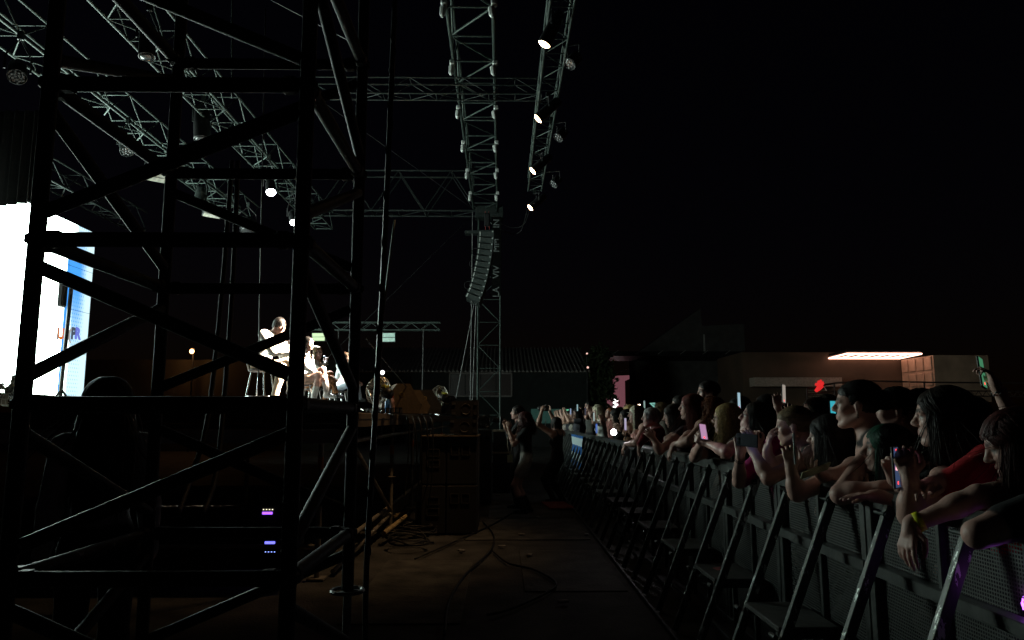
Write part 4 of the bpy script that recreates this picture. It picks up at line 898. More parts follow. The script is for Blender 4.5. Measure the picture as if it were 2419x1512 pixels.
P2 = person('woman with very long dark brown hair in a red tee shirt', p2, yaw=184, lean=22, hpitch=3, hyaw=-4, hair='dkbrown', style=dict(L=.5, sweep=.5, front=56), top=(.4, .008, .014), h=.0062, H=1.72, strandN=620, smile=.6, skin=0,
            arms=(dict(w=T(2150, 1132, 1.52), e=T(2150, 1218, 1.55), d=(-.1, .25, 1), n=(.4, .9, 0), curl=.55, sl=.6, thick=1.05), dict(w=T(2200, 1150, 1.6), pole=(0, .6, -1), d=(-.8, -.4, 0), n=(0, 0, -1), curl=.5)))
band(P2, 0, blackp, w=.006, up=.03, name='hair_tie')
p3 = T(2024, 958, 1.87)
P3 = person('woman with sleek black updo and earrings baring her shoulder', p3, yaw=178, lean=12, hpitch=-2, hair='black', style=dict(L=0, updo=True, bun=True, front=42), top=bk, h=.0065, H=1.75, strandN=420, sleeve='none', tank=True, skin=0,
            arms=(dict(w=T(2088, 1150, 1.7), e=T(1985, 1168, 1.56), d=(.9, -.3, .1), n=(0, 0, -1), curl=.4, thick=1.05), dict(w=T(2020, 1150, 1.6), pole=(0, .6, -1), curl=.5)))
m = MB(); q = P3['hands'][0]; a_ = nrm(q[2] - q[0]); m.lathe([(.040, 0), (.043, .004), (.043, .02), (.040, .024)], q[2] - a_ * .1, a_, 18); mk('arm_band', m, bandm('dark_red_band', (.25, .03, .035)), P3['o'], smooth=True)
HM = P3['HM']; hp = p3 + HM @ v3((-.012, .079, -.045)); m = MB(); m.ring(hp, HM[:, 0], .009, .002, 12, 4); m.lathe([(.001, 0), (.005, .004), (.001, .008)], hp - v3((0, 0, .014)), (0, 0, -1), 8); mk('earring', m, chrome, P3['o'])
pg_ = T(2098, 1066, 1.80)
P3g = person('woman with green streaked hair resting low on the barrier', pg_, yaw=182, lean=38, hpitch=-6, hair='black', style=dict(L=.28, streak='green', front=40, sweep=.1, bangs=1), top=bk, h=.0065, H=1.64, strandN=460, smile=.5,
             arms=(dict(w=T(2075, 1172, 1.62), pole=(.2, -.8, -.4), d=(-.9, .3, .0), n=(0, 0, -1), curl=.15), dict(w=T(2100, 1128, 1.6), pole=(0, .8, -.5), d=(-.3, -.3, .8), n=(-.2, -1, 0), curl=.5)))
P3b = person('concertgoer with dark bun directly behind the sleek updo woman', T(2112, 968, 2.2), yaw=185, hair='black', style=dict(L=.02, front=45), top=bk, h=.011, H=1.74, strandN=260)
P3c = person('man with glasses whose face shows behind the red tee woman', T(2170, 975, 2.32), yaw=190, hpitch=10, hyaw=10, hair='black', style=dict(L=.012), top=(.09, .09, .1), h=.010, H=1.8, male=True, glasses=True, strandN=120, skin=0)
p4 = T(1957, 1032, 1.82)
P4 = person('woman with loose black hair holding a dark phone upright', p4, yaw=180, lean=22, hpitch=2, hyaw=-12, hair='black', style=dict(L=.34, front=50), top=bk, h=.0068, H=1.68, strandN=420, sleeve='none', tank=True,
            arms=(dict(w=T(1868, 1108, 1.5), e=T(1882, 1165, 1.53), d=(.02, .1, 1), n=(.2, 1, 0), curl=.55, thick=1.05), dict(w=T(1940, 1130, 1.62), pole=(0, .8, -.6), d=(-.6, -.2, .4), n=(0, 0, 1), curl=.5)))
band(P4, 0, bandm('lilac_hair_tie', (.3, .24, .3)), w=.009, up=.04)
p5 = T(1874, 1008, 1.78)
P5 = person('woman with fair hair tied back covering her mouth', p5, yaw=180, lean=20, hpitch=4, hyaw=-4, hair='fair', style=dict(L=0, updo=True, bun=True, front=40), top=(.02, .018, .016), h=.0068, H=1.66, strandN=380, sleeve='none', tank=True,
            arms=(dict(w=T(1776, 1062, 1.5), e=T(1815, 1130, 1.54), d=(-.3, -.1, .9), n=(-.1, 1, 0), curl=.5), dict(w=T(1812, 1066, 1.6), e=T(1818, 1100, 1.62), d=(.15, -.1, 1), n=(.9, -.1, -.2), curl=[.25, .3, .4, .45])))
band(P5, 1, bandm('grey_hair_tie', (.2, .2, .19)), w=.008, up=.03)
p6 = T(1787, 990, 1.77)
P6 = person('woman with glasses in a magenta tee shirt looking up', p6, yaw=182, lean=16, hpitch=-16, hair='dkbrown', style=dict(L=.36, front=56, sweep=.6), top=(.36, .012, .14), h=.007, H=1.66, strandN=420, glasses=True, mouth=.25, smile=.6,
            arms=(dict(w=T(1748, 1074, 1.48), e=T(1745, 1138, 1.52), d=(.1, .2, 1), n=(.2, 1, 0), curl=.5, sl=.9), dict(w=T(1768, 1062, 1.5), pole=(0, .7, -1), d=(-.3, -.3, .8), n=(0, -1, 0), curl=.5)))
band(P6, 0, blackp, w=.007, up=.03); band(P6, 0, blackp, w=.007, up=.045)
p7 = T(1716, 990, 1.79)
P7 = person('woman with wavy blonde hair and glasses clasping a glowing phone', p7, yaw=180, lean=20, hpitch=-2, hyaw=-8, hair='blonde', style=dict(L=.3, front=54, sweep=.2, curly=.25), top=bk, h=.0078, H=1.66, strandN=420, glasses=True, sleeve='short',
            arms=(dict(w=T(1672, 1048, 1.48), e=T(1716, 1068, 1.55), d=(-.6, .3, .35), n=(.4, .8, 0), curl=.65, sl=.5), dict(w=T(1656, 1046, 1.46), e=T(1640, 1080, 1.5), d=(-.3, -.5, .5), n=(.2, -.8, .2), curl=.65, sl=.7, thick=1.0)))
p8 = T(1633, 962, 1.82)
P8 = person('tall woman with straight red hair in profile', p8, yaw=180, lean=14, hpitch=-2, hair='red', style=dict(L=.42, front=58, sweep=.4), top=(.35, .06, .06), h=.0085, H=1.74, strandN=420, sleeve='none', tank=True,
            arms=(dict(w=T(1592, 1052, 1.56), e=T(1626, 1042, 1.66), d=(-.6, -.2, -.8), n=(.6, 0, -.5), curl=.35), dict(w=T(1600, 1046, 1.56), pole=(0, .8, -.5), d=(-.7, .1, -.6), n=(.4, 0, -.8), curl=.4)))
P8b = person('woman with curly ginger hair between the blonde and the red haired woman', T(1680, 972, 1.98), yaw=180, hair='ginger', style=dict(L=.25, curly=1.4, width=1.1), top=(.03, .025, .02), h=.011, H=1.68, strandN=420)
PM = person('tall clean shaven man with cropped dark hair behind the front row', T(1672, 928, 2.3), yaw=183, hyaw=6, hair='black', style=dict(L=.008, front=70), top=(.05, .06, .08), h=.010, H=1.86, male=True, strandN=90, hpitch=0)
P9 = person('woman with brown hair bent over the barrier in dark maroon', T(1590, 982, 1.84), yaw=178, lean=20, hair='dkbrown', style=dict(L=.25, front=50), top=(.03, .012, .016), h=.009, H=1.68, strandN=320, hpitch=12,
            arms=(dict(w=T(1544, 1038, 1.5), e=T(1558, 1064, 1.55), d=(-.4, .1, .5), n=(0, 1, 0), curl=.5, thick=1.05, sl=.3), dict(w=T(1560, 1042, 1.56), pole=(0, .8, -.5), curl=.5)))
P10 = person('grey haired person in a dark red hoodie', T(1537, 986, 1.84), yaw=180, lean=14, hair='grey', style=dict(L=.05, front=55), top=(.16, .008, .014), h=.0095, H=1.66, strandN=240, sleeve='long',
             arms=(dict(w=T(1511, 1050, 1.56), e=T(1525, 1030, 1.66), d=(-.3, 0, -1), n=(1, 0, 0), curl=.4), dict(w=T(1518, 1046, 1.58), pole=(0, .8, -.4), curl=.5)))
P11 = person('woman with pale streaked long hair in profile', T(1503, 979, 1.84), yaw=180, lean=12, hair='brown', style=dict(L=.42, streak='platinum', front=56), top=(.03, .03, .035), h=.0095, H=1.7, strandN=360, sleeve='none', tank=True,
             arms=(dict(w=T(1478, 1050, 1.55), e=T(1503, 1046, 1.64), d=(-.5, -.2, -.8), n=(.6, 0, -.5), curl=.35), dict(w=T(1482, 1044, 1.56), pole=(0, .8, -.4), curl=.5)))
P12 = person('woman with straight black hair smiling beside the flashlight phone', T(1478, 986, 1.84), yaw=180, lean=10, hair='black', style=dict(L=.4, front=56), top=(.2, .1, .06), h=.010, H=1.64, strandN=320, smile=.8, mouth=.2, skin=1,
             arms=(dict(w=T(1470, 1012, 1.5), pole=(.3, -.5, -1), d=(-.2, .2, 1), n=(0, 1, 0), curl=.5), dict(w=T(1462, 1034, 1.55), pole=(0, .8, -.5), curl=.5)))
P13 = person('blond head right behind the pale streaked woman', T(1487, 974, 2.15), yaw=180, hair='blonde', style=dict(L=.2), top=(.05, .05, .05), h=.013, H=1.7, strandN=160)
P14 = person('woman with dark hair looking down past the flashlight phone', T(1455, 982, 1.9), yaw=180, lean=8, hpitch=18, hyaw=-20, hair='black', style=dict(L=.35, front=54), top=(.02, .02, .024), h=.0105, H=1.68, strandN=280,
             arms=(dict(w=T(1447, 1026, 1.5), pole=(.2, -.7, -.6), d=(-.6, .1, .3), n=(0, 1, 0), curl=.5), dict(w=T(1442, 1034, 1.55), pole=(0, .8, -.5), curl=.5)))
P15 = person('person with auburn hair tilting the face upward in the second row', T(1440, 977, 2.2), yaw=180, hpitch=-22, hair='ginger', style=dict(L=.3), top=(.25, .1, .09), h=.013, H=1.66, strandN=160)
P16 = person('platinum blonde woman filming with both arms raised', T(1411, 972, 1.84), yaw=175, lean=8, hair='platinum', style=dict(L=.2, front=45, bangs=1, width=1.2), top=(.6, .62, .6), h=.011, H=1.7, strandN=360,
             arms=(dict(w=T(1412, 992, 1.62), pole=(.4, -.5, -1), d=(-.1, .2, 1), n=(-.2, 1, 0), curl=.45), dict(w=T(1392, 1000, 1.6), pole=(0, .6, -1), d=(-.1, -.2, 1), n=(0, -1, 0), curl=.45)))
P17 = person('tall dark haired man raising a phone before his face', T(1391, 961, 2.05), yaw=180, hair='black', style=dict(L=.012, front=50), top=(.06, .06, .055), h=.012, H=1.82, male=True, strandN=120, hpitch=-4,
             arms=(dict(w=T(1380, 984, 1.75), pole=(.4, -.5, -1), d=(-.1, .2, 1), n=(0, 1, 0), curl=.5), dict(w=T(1378, 990, 1.7), pole=(0, .6, -1), d=(-.1, -.2, 1), n=(0, -1, 0), curl=.5)))
P18 = person('man with brown hair craning upward at the far end', T(1372, 970, 2.3), yaw=180, hpitch=-14, hair='dkbrown', style=dict(L=.02), top=(.05, .04, .04), h=.014, H=1.78, male=True, strandN=100, skin=1)
far = [(1362, 976, 1.86, 'black', .3, (.04, .04, .05), 'up', 'woman with black hair lifting a pale phone near the flag'),
       (1352, 979, 1.88, 'brown', .28, (.3, .28, .24), 'up', 'brown haired person holding both hands high near the flag'),
       (1343, 980, 1.9, 'black', .02, (.03, .03, .04), 'up', 'short haired person filming at the far end of the barrier'),
       (1336, 981, 1.9, 'dkbrown', .3, (.35, .3, .27), 'up', 'last visible fan stretching arms over the far barrier end'),
       (1398, 978, 2.5, 'brown', .25, (.1, .08, .07), 'dn', 'brown haired fan behind the platinum blonde woman'),
       (1424, 976, 2.6, 'dkbrown', .3, (.06, .05, .05), 'dn', 'dark haired fan in the second row right of the platinum blonde'),
       (1463, 975, 2.6, 'brown', .2, (.05, .05, .05), 'dn', 'brown haired fan in the second row left of the blond head'),
       (1520, 974, 2.5, 'black', .25, (.03, .03, .03), 'up', 'dark haired fan lifting a phone behind the red hoodie'),
       (1560, 970, 2.45, 'fair', .25, (.06, .05, .04), 'dn', 'fair haired head behind the woman in dark maroon'),
       (1605, 955, 2.6, 'black', .03, (.02, .02, .02), 'dn', 'tall black haired fan left of the red haired woman'),
       (1746, 967, 2.35, 'black', .2, (.02, .02, .02), 'up', 'black haired head behind the magenta tee woman holding a small phone'),
       (1810, 962, 2.6, 'black', .25, (.02, .02, .02), 'dn', 'dark head between the magenta tee woman and the fair haired woman'),
       (1925, 975, 2.5, 'brown', .25, (.05, .045, .04), 'dn', 'brown haired head behind the loose black hair woman'),
       (1950, 965, 2.9, 'dkbrown', .2, (.03, .03, .03), 'dn', 'dark brown head glimpsed left of the sleek updo profile'),
       (2290, 985, 2.7, 'black', .3, (.02, .02, .02), 'dn', 'black haired fan behind the long dark hair of the red tee woman')]
for (px, py, X, hr, L, tp, mode, lab) in far:
    hp = T(px, py, X); ar = (None, None)
    if mode == 'up':
        ar = (dict(w=hp + v3((-.32, -.1, .02)), pole=(.3, -.5, -1), d=(-.1, .15, 1), n=(0, 1, 0), curl=.4), dict(w=hp + v3((-.3, .1, 0)), pole=(.3, .5, -1), d=(-.1, -.1, 1), n=(0, -1, 0), curl=.4))
    person(lab, hp, yaw=180 + random.uniform(-12, 12), hyaw=random.uniform(-22, 18), hpitch=random.uniform(-10, 8), hroll=random.uniform(-8, 8), hair=hr, style=dict(L=L, front=54), top=tp, h=.015, H=max(1.5, min(1.9, hp[2] + .13)), strandN=130, arms=ar, skin=random.choice((0, 0, 1)), male=L < .05)
# raised arms behind
hr = T(1852, 985, 2.5)
PR1 = person('fan stretching both hands up around a phone behind the fair haired woman', hr, yaw=182, hair='dkbrown', style=dict(L=.25), top=bk, h=.0105, H=1.62, strandN=160, sleeve='none', tank=True,
             arms=(dict(w=T(1835, 965, 2.3), pole=(.3, -.8, -1), d=(.05, 0, 1), n=(.1, 1, 0), curl=.4), dict(w=T(1868, 962, 2.3), pole=(.3, .8, -1), d=(-.1, 0, 1), n=(0, -1, 0), curl=.12, spread=.2)))
hr2 = T(2440, 1020, 2.5)
PR2 = person('fan at the right edge with braceleted arm lifting a green lit phone', hr2, yaw=180, hair='brown', style=dict(L=.2), top=bk, h=.009, H=1.6, strandN=100, sleeve='none', tank=True,
             arms=(dict(w=T(2352, 912, 2.42), e=T(2405, 1010, 2.5), d=(-.35, .1, .9), n=(-.8, .3, -.3), curl=[.6, .65, .7, .75], thick=1.0), None))
bm_ = MB(); w_, d_, e_ = PR2['hands'][0]; a_ = nrm(e_ - w_)
for kk in range(12):
    a = kk / 12 * 6.283; u_, v_, _ = frame(V(a_)); bm_.lathe([(.001, 0), (.006, .003), (.006, .008), (.001, .011)], V(w_ + a_ * (.02 + .01 * (kk % 2))) + (u_ * math.cos(a) + v_ * math.sin(a)) * .031, V(a_), 7)
mk('beaded_bracelet', bm_, pm('silver_beads', (.5, .48, .5), .3, .6), PR2['o'])

# ================================================================ PHONES
phone('pink lit phone clasped by the blonde woman', T(1660, 1020, 1.42), (.55, -.8, .25), (0, .2, 1), (.55, .3, .5), .8, size=(.07, .115, .009))
phone('dark phone held sideways beneath the glasses woman', T(1764, 1040, 1.45), (.8, .5, 0), (-.4, .6, 0.05), (.2, .35, .8), .8, case=pm('dark_blue_case', (.03, .035, .05), .3, .3))
phone('black phone upright in the hand of the loose black hair woman', T(1876, 1060, 1.47), (.9, -.4, 0), (0, 0, 1), None, case=pm('grey_case', (.14, .16, .16), .5))
phone('phone with yellowish lit edge lying in the hands of the loose black hair woman', T(1925, 1112, 1.55), (.3, -.5, -.8), (.8, .1, .4), None, case=pm('cream_case', (.5, .48, .3), .5))
ph = phone('recording phone with red button beside the green streaked woman', T(2115, 1104, 1.5), (.75, -.65, 0), (0, 0, 1), (.03, .055, .12), 1.0, size=(.078, .16, .009))
c0 = T(2115, 1104, 1.5); Mx = lookM((.75, -.65, 0))
for kk, (yy, zz, hh) in enumerate(((-.02, .005, .03), (-.006, .0, .022), (.01, 0, .026), (.02, -.002, .018))):
    m = MB(); m.box(V(c0) + Mx @ V((.0065, yy, zz)), (.0006, .007, hh), Mx @ Matrix.Rotation(.2 * (kk - 1.5), 3, 'X')); mk('stage_picture', m, em('tiny_stage_glow', (1, .45, .5), 2.2), ph)
m = MB(); m.box(V(c0) + Mx @ V((.0065, 0, .066)), (.0006, .02, .006), Mx); mk('record_tag', m, em('record_red', (1, .05, .05), 2.5), ph)
phone('green lit phone raised by the braceleted arm', T(2318, 880, 2.4), (.7, -.7, .1), (.1, .1, 1), (.05, .2, .1), 1.0, size=(.085, .16, .01))
phone('colourful phone screen between two raised hands', T(1850, 930, 2.28), (.75, -.65, 0), (.1, 0, 1), (.4, .35, .3), .8)
phone('small bright phone raised behind the magenta tee woman', T(1744, 947, 2.1), (.8, -.6, 0), (0, 0, 1), (.4, .6, .7), .8)
phone('cyan lit phone beside the nose of the sleek updo woman', T(1966, 972, 2.3), (.6, -.8, 0), (0, 0, 1), (.05, .5, .6), .8, icons=False)
for (px, py, X, c, lab) in ((1363, 963, 1.7, (.5, .8, .85), 'pale phone lifted by the black haired woman near the flag'), (1347, 972, 1.7, (.45, .6, .9), 'bluish phone at the far end of the barrier'), (1402, 985, 1.58, (.6, .75, .7), 'phone in the raised hands of the platinum blonde'),
                            (1382, 972, 1.72, (.1, .1, .14), 'dark phone before the face of the tall dark haired man'), (1408, 1012, 1.5, (.15, .3, .9), 'blue lit phone under the platinum blonde'), (1476, 1002, 1.5, (.8, .7, .95), 'violet white phone at the chin of the smiling woman'), (1521, 958, 2.2, (.4, .6, .55), 'phone raised behind the red hoodie')):
    phone(lab, T(px, py, X), (.85, -.5, 0), (0, 0, 1), c, .5, icons=False)
# phone flash, its glare shaped as an added round lamp head
fp = T(1449, 1021, 1.45); fl = empty('phone_flash', fp, 'round white lamp head standing in for a phone flash over the barrier', 'phone_flash'); m = MB(); dd_ = V((-.35, -.9, .1))
m.lathe([(.012, -.13), (.014, -.05), (.04, -.02), (.045, 0), (.042, .004)], V(fp), dd_, 16); mk('housing', m, blackp, fl, smooth=True)
m = MB(); m.lathe([(.04, .003), (.03, .016), (.001, .022)], V(fp), dd_, 16); mk('lens', m, em('flash_white', (1, .95, 1), 40), fl, smooth=True); point(fl, 'glow', V(fp) + dd_ * .06, 1.0, (1, .95, 1), .03)
# ================================================================ LAMPS ON THE RIG
TGT = V((-3.45, 12.2, 2.4))
warm = (1.0, .8, .6)
lens_w = em('warm_lamp_lens', (1, .66, .36), 28); lens_c = em('white_lamp_lens', (.9, .94, 1), 40)
def can(label, p, d, mat_lens, r=.17, ln=.48, lit=None, top=None, cat='spotlight', group='lamps on the trusses', body=blackm, led_dots=0):
    """p = centre of the lens, d = direction the lamp shines"""
    p = V(p); d = V(d).normalized(); t = empty('spotlight', p, label, cat, group)
    m = MB(); m.lathe([(r * .55, -ln), (r * .9, -ln * .9), (r * .98, -ln * .45), (r, -.03), (r, .002), (r * .93, .002), (r * .9, -.01)], p, d, 20); mk('housing', m, body, t, smooth=True)
    m = MB(); m.lathe([(r * .9, -.004), (r * .65, .014), (.001, .022)] if not led_dots else [(r * .92, -.012), (r * .6, -.008), (.001, -.007)], p, d, 20); mk('lens', m, mat_lens, t, smooth=True)
    if led_dots:
        u, w, _ = frame(d)
        for k in range(led_dots):
            a = k * 2.4; q = p - d * .008 + (u * math.cos(a) + w * math.sin(a)) * r * .8 * math.sqrt((k + .5) / led_dots); m = MB(); m.lathe([(r * .13, 0), (r * .12, .006), (.001, .01)], q, d, 8); mk('led_cell', m, pm('led_cell_glass', (.5, .5, .52), .2), t)
    c = p - d * ln * .5; top = V(top) if top is not None else c + V((0, 0, .45)); s = d.cross(V((0, 0, 1))).normalized() * (r + .03)
    m = MB(); m.path([c + s, c + s + V((0, 0, r + .08)), top, c - s + V((0, 0, r + .08)), c - s], .014, 6); mk('yoke', m, aludk if body is not blackm else galv, t)
    m = MB(); m.box(top + V((0, 0, .05)), (.07, .05, .12)); mk('hook_clamp', m, aludk, t)
    if lit: spot(t, 'beam', p + d * .03, p + d, *lit)
    return t
for i, (px, py, ord_) in enumerate(((1285, 105, 'nearest'), (1270, 281, 'second'), (1258, 404, 'third'), (1252, 491, 'farthest'))):
    p = atz(px, py, ZL - .34); d = V(((-1.8, 8.8, 1.4), (-3.45, 10.8, 2.4), (-3.5, 12.9, 2.4), (-3.5, 14.7, 2.4))[i]) - p
    can(ord_ + ' warm lit spotlight on the front lighting truss', p, d, lens_w, .085, .46, ((300, 66000, 60000, 42000)[i], warm if i else (1, .62, .3), (64, 17, 15, 13)[i], (1, .6, .6, .6)[i], .08), top=V((ltx, p.y + .05, ZL)))
for i, (px, py, ord_) in enumerate(((1345, 152, 'nearest'), (1318, 326, 'middle'), (1307, 436, 'farthest'))):
    p = atz(px, py, ZL - .25); can(ord_ + ' unlit LED par on the outer side of the front truss', p, V((-.55, -.35, -.75)), glass, .09, .22, cat='LED par', top=V((ltx + .12, p.y, ZL)), led_dots=7)
# cans on the stage trusses
can('large round LED can at the far left edge', at(40, 182, 9.2), V((.35, -.5, -.8)), glass, .115, .3, cat='LED par', led_dots=16)
can('round LED can on the middle of the left truss', at(300, 358, 13.0), V((.4, -.45, -.8)), glass, .12, .3, cat='LED par', led_dots=12, body=aludk)
can('tall dark moving head near the top edge', at(347, 135, 9.5), V((.1, -.1, -1)), glass, .11, .5, cat='moving head', body=blackp)
can('dark moving head hanging left of the centre post', at(478, 330, 13.0), V((.12, -.1, -1)), glass, .15, .62, cat='moving head', body=blackp)
can('small moving head under the far end of the truss', at(583, 545, 17.5), V((.1, -.35, -1)), glass, .17, .35, cat='moving head')
can('grey moving head above the white spotlights', at(470, 480, 16.5), V((-.1, -.2, -1)), glass, .14, .4, cat='moving head', body=aludk)
w1 = at(640, 455, 14.0); w2 = at(695, 526, 15.6)
can('upper blazing white spotlight over the performers', w1, V((-3.4, 11.5, 2.3)) - w1, lens_c, .1, .35, (16000, (.85, .92, 1), 14, .6, .1), top=w1 + V((-.1, .1, .7)))
can('lower blazing white spotlight beside the scaffold post', w2, V((-3.3, 13.5, 2.3)) - w2, lens_c, .1, .35, (14000, (.85, .92, 1), 14, .6, .1), top=w2 + V((-.1, .1, .7)))
def panel_lamp(label, p, d, mat_f, w=.4, h=.26, cat='panel light', emitp=None):
    p = V(p); M = lookM(d); t = empty('panel_light', p, label, cat, 'panel lights'); m = MB(); m.box(p - M @ V((.06, 0, 0)), (.1, w, h), M, bev=.01); mk('housing', m, blackp, t)
    for k in (-1, 1):
        m = MB(); m.box(p + M @ V((.0, 0, k * h * .23)), (.02, w * .9, h * .4), M, bev=.004); mk('light_face', m, mat_f, t)
    m = MB(); m.path([p + M @ V((-.06, w / 2 + .02, 0)), p + M @ V((-.06, w / 2 + .02, 0)) + V((0, 0, .22)), p + M @ V((-.06, -w / 2 - .02, 0)) + V((0, 0, .22)), p + M @ V((-.06, -w / 2 - .02, 0))], .012, 6); mk('yoke', m, aludk, t)
    return t
pale = pm('pale_diffuser', (.55, .52, .45), .5)
panel_lamp('square pale blinder panel on the left truss', at(370, 418, 14.2), V((.4, -.5, -.75)), pale)
panel_lamp('tilted pale blinder panel farther along the truss', at(502, 505, 17.2), V((.4, -.5, -.75)), pale, .42)
panel_lamp('teal lit flood light under the low side truss', at(918, 797, 21.9), V((-.1, -1, -.1)), pm('teal_flood_face', (.4, .5, .45), .4, emit=(.3, .6, .5), es=.25), .42, .3)
panel_lamp('yellow green lit flood light above the performers', at(752, 796, 21.9), V((-.1, -1, -.1)), em('lime_flood_face', (.6, .85, .45), 1.1), .42, .26)

# ================================================================ LINE ARRAY
arrm = pm('dark_array_cabinet', (.036, .044, .042), .5, scale=20)
la = empty('line_array', at(1150, 545, 22.3), 'curved column of hanging loudspeakers in front of the lattice tower', 'loudspeaker array')
def dpt(px, py): return at(px, py, 22.3)
q0, q1 = dpt(1098, 552), dpt(1166, 548); m = MB(); m.box((q0 + q1) / 2, ((q1 - q0).length, .3, .1), Matrix.Rotation(R(-2), 3, 'Y'), bev=.01); mk('fly_bar', m, aludk, la)
ptsA = [(1149, 556), (1149, 570), (1147.5, 584), (1146, 598), (1144, 612), (1141.5, 626), (1139, 640), (1136, 653), (1133, 666), (1129.5, 679), (1126, 691), (1121, 703), (1116, 715)]
for i in range(12):
    a, b = dpt(*ptsA[i]), dpt(*ptsA[i + 1]); dz_ = (b - a).normalized(); fx = V((-dz_.z, 0, dz_.x)).normalized(); fx = fx if fx.x > 0 else -fx
    Mb = Matrix((fx, V((0, 1, 0)), fx.cross(V((0, 1, 0))))).transposed(); hh = (b - a).length * .46
    m = MB(); c = (a + b) / 2; wx = .23
    m.prism([c + Mb @ V((-wx, -.55, -hh * .55)), c + Mb @ V((wx, -.55, -hh)), c + Mb @ V((wx, -.55, hh)), c + Mb @ V((-wx, -.55, hh * .55))], (0, 1.1, 0)); cb = mk('speaker_box', m, arrm, la)
    m = MB(); m.box(c + Mb @ V((-wx * .8, -.56, 0)), (.03, .02, hh * 1.5), Mb); m.box(c + Mb @ V((wx * .85, -.56, hh * .8)), (.04, .025, .04), Mb); mk('rigging_link', m, sheave, cb)
    if i in (3, 5, 9): m = MB(); m.ring(c + Mb @ V((-wx - .05, -.4, 0)), (0, 1, 0), .12, .01, 14, 5, a0=60, a1=300); mk('cable_loop', m, rubber, cb)
m = MB(); m.box(dpt(1150, 520), (.18, .15, .42), bev=.03); mk('chain_hoist', m, blackm, la)
m = MB(); m.tube(dpt(1146, 500), dpt(1146, 552), .012); m.tube(dpt(1154, 500), dpt(1156, 552), .012); mk('hoist_chain', m, pm('red_strap', (.35, .06, .05), .6), la)

# ================================================================ SUBWOOFERS AND FRONT FILLS
def sub(label, x0, x1, y0, y1, z0, z1, style):
    t = empty('subwoofer', ((x0 + x1) / 2, (y0 + y1) / 2, z0), label, 'subwoofer', 'stack of subwoofers in front of the stage')
    m = MB(); m.box(((x0 + x1) / 2, (y0 + y1) / 2, (z0 + z1) / 2), (x1 - x0 - .006, y1 - y0, z1 - z0 - .006), bev=.012); mk('cabinet', m, boxpaint, t)
    for (cx, cz) in (((x0 + x1) / 2 - .09, z1 - .17), ((x0 + x1) / 2 + .05, z1 - .17)) if style else (((x0 + x1) / 2, z1 - .2), ((x0 + x1) / 2, z1 - .34)):
        m = MB(); w, h = (.1, .12) if style else (.15, .09)
        for (c, s_) in (((cx - w / 2, cz), (.012, h)), ((cx + w / 2, cz), (.012, h)), ((cx, cz - h / 2), (w, .012)), ((cx, cz + h / 2), (w, .012))): m.box((c[0], y0 - .004, c[1]), (s_[0], .02, s_[1]))
        m.box((cx, y0 - .002, cz), (w, .006, h), mi=1); mk('handle', m, [pm('handle_rim', (.05, .045, .04), .5), pm('handle_shade', (.004, .003, .003), .9, bump=0)], t)  # dark plate on the flat face paints the shade inside the grip
    m = MB(); m.box((x1 - .002, (y0 + y1) / 2, (z0 + z1) / 2), (.008, y1 - y0 - .06, z1 - z0 - .06)); mk('grille', m, pm('black_grille', (.015, .015, .015), .7, scale=200), t)
    return t
sx0, sxm, sx1 = atz(1002, 1250, 0).x, atz(1058, 1250, 0).x, atz(1130, 1250, 0).x
YS = 9.7
for (a, b, st_, cl) in ((sx0, sxm, 0, 'left'), (sxm + .004, sx1, 1, 'right')):
    for (z0, z1, rw) in ((.02, .635, 'bottom'), (.64, 1.25, 'top')): sub('black subwoofer, %s box of the %s column before the stage' % (rw, cl), a, b, YS, YS + .95, z0, z1, st_)
m = MB(); m.box(((sx0 + sx1) / 2, YS + .45, 1.262), (sx1 - sx0 + .02, 1.0, .016), bev=.003); mk('top_board', m, wood, base=((sx0 + sx1) / 2, YS, 1.25), label='plywood board laid across the subwoofer stack', cat='board')
def fill(label, x0, x1, y, z0, z1):
    t = empty('front_fill_speaker', ((x0 + x1) / 2, y, z0), label, 'loudspeaker', 'front fill speakers'); c = V(((x0 + x1) / 2, y + .25, (z0 + z1) / 2))
    m = MB(); m.prism([(x0, y, z0 + .02), (x1, y, z0), (x1, y, z1), (x0, y, z1 - .02)], (0, .6, 0)); mk('cabinet', m, boxpaint, t)
    m = MB(); cx = x0 + (x1 - x0) * .55; m.ring((cx, y - .003, c.z), (0, 1, 0), .06, .008, 20, 5, a0=20, a1=160); m.ring((cx, y - .003, c.z - .015), (0, 1, 0), .06, .008, 20, 5, a0=200, a1=340); mk('side_handle', m, pm('handle_rim', (0, 0, 0)), t)
    for zz in (z0 + .05, z1 - .05):
        m = MB(); m.box((x0 + .03, y - .006, zz), (.05, .02, .03)); m.box((x1 - .03, y - .006, zz), (.04, .02, .04)); mk('rigging_plate', m, pm('dull_rig_plate', (.08, .08, .08), .5, .5), t)
fx0, fx1 = at(1062, 975, 9.75).x, at(1126, 975, 9.75).x
zf = at(1090, 1019, 9.75).z
fill('upper front fill loudspeaker on top of the subwoofers', fx0 + .02, fx1 + .01, 9.75, 1.275 + .232, 1.275 + .46); fill('lower front fill loudspeaker directly on the subwoofer board', fx0, fx1, 9.75, 1.275, 1.275 + .228)
# second, farther stack
sub('black subwoofer, lower box of the farther stack beside the tower foot', at(1128, 1000, 13).x, at(1160, 1000, 13).x, 13, 13.8, .02, .68, 1); sub('black subwoofer, upper box of the farther stack beside the tower foot', at(1128, 1000, 13).x, at(1160, 1000, 13).x, 13, 13.8, .69, 1.3, 1)
fill('front fill loudspeaker on the farther subwoofer stack', at(1124, 1000, 13).x, at(1156, 1000, 13).x, 13.05, 1.31, 1.56)
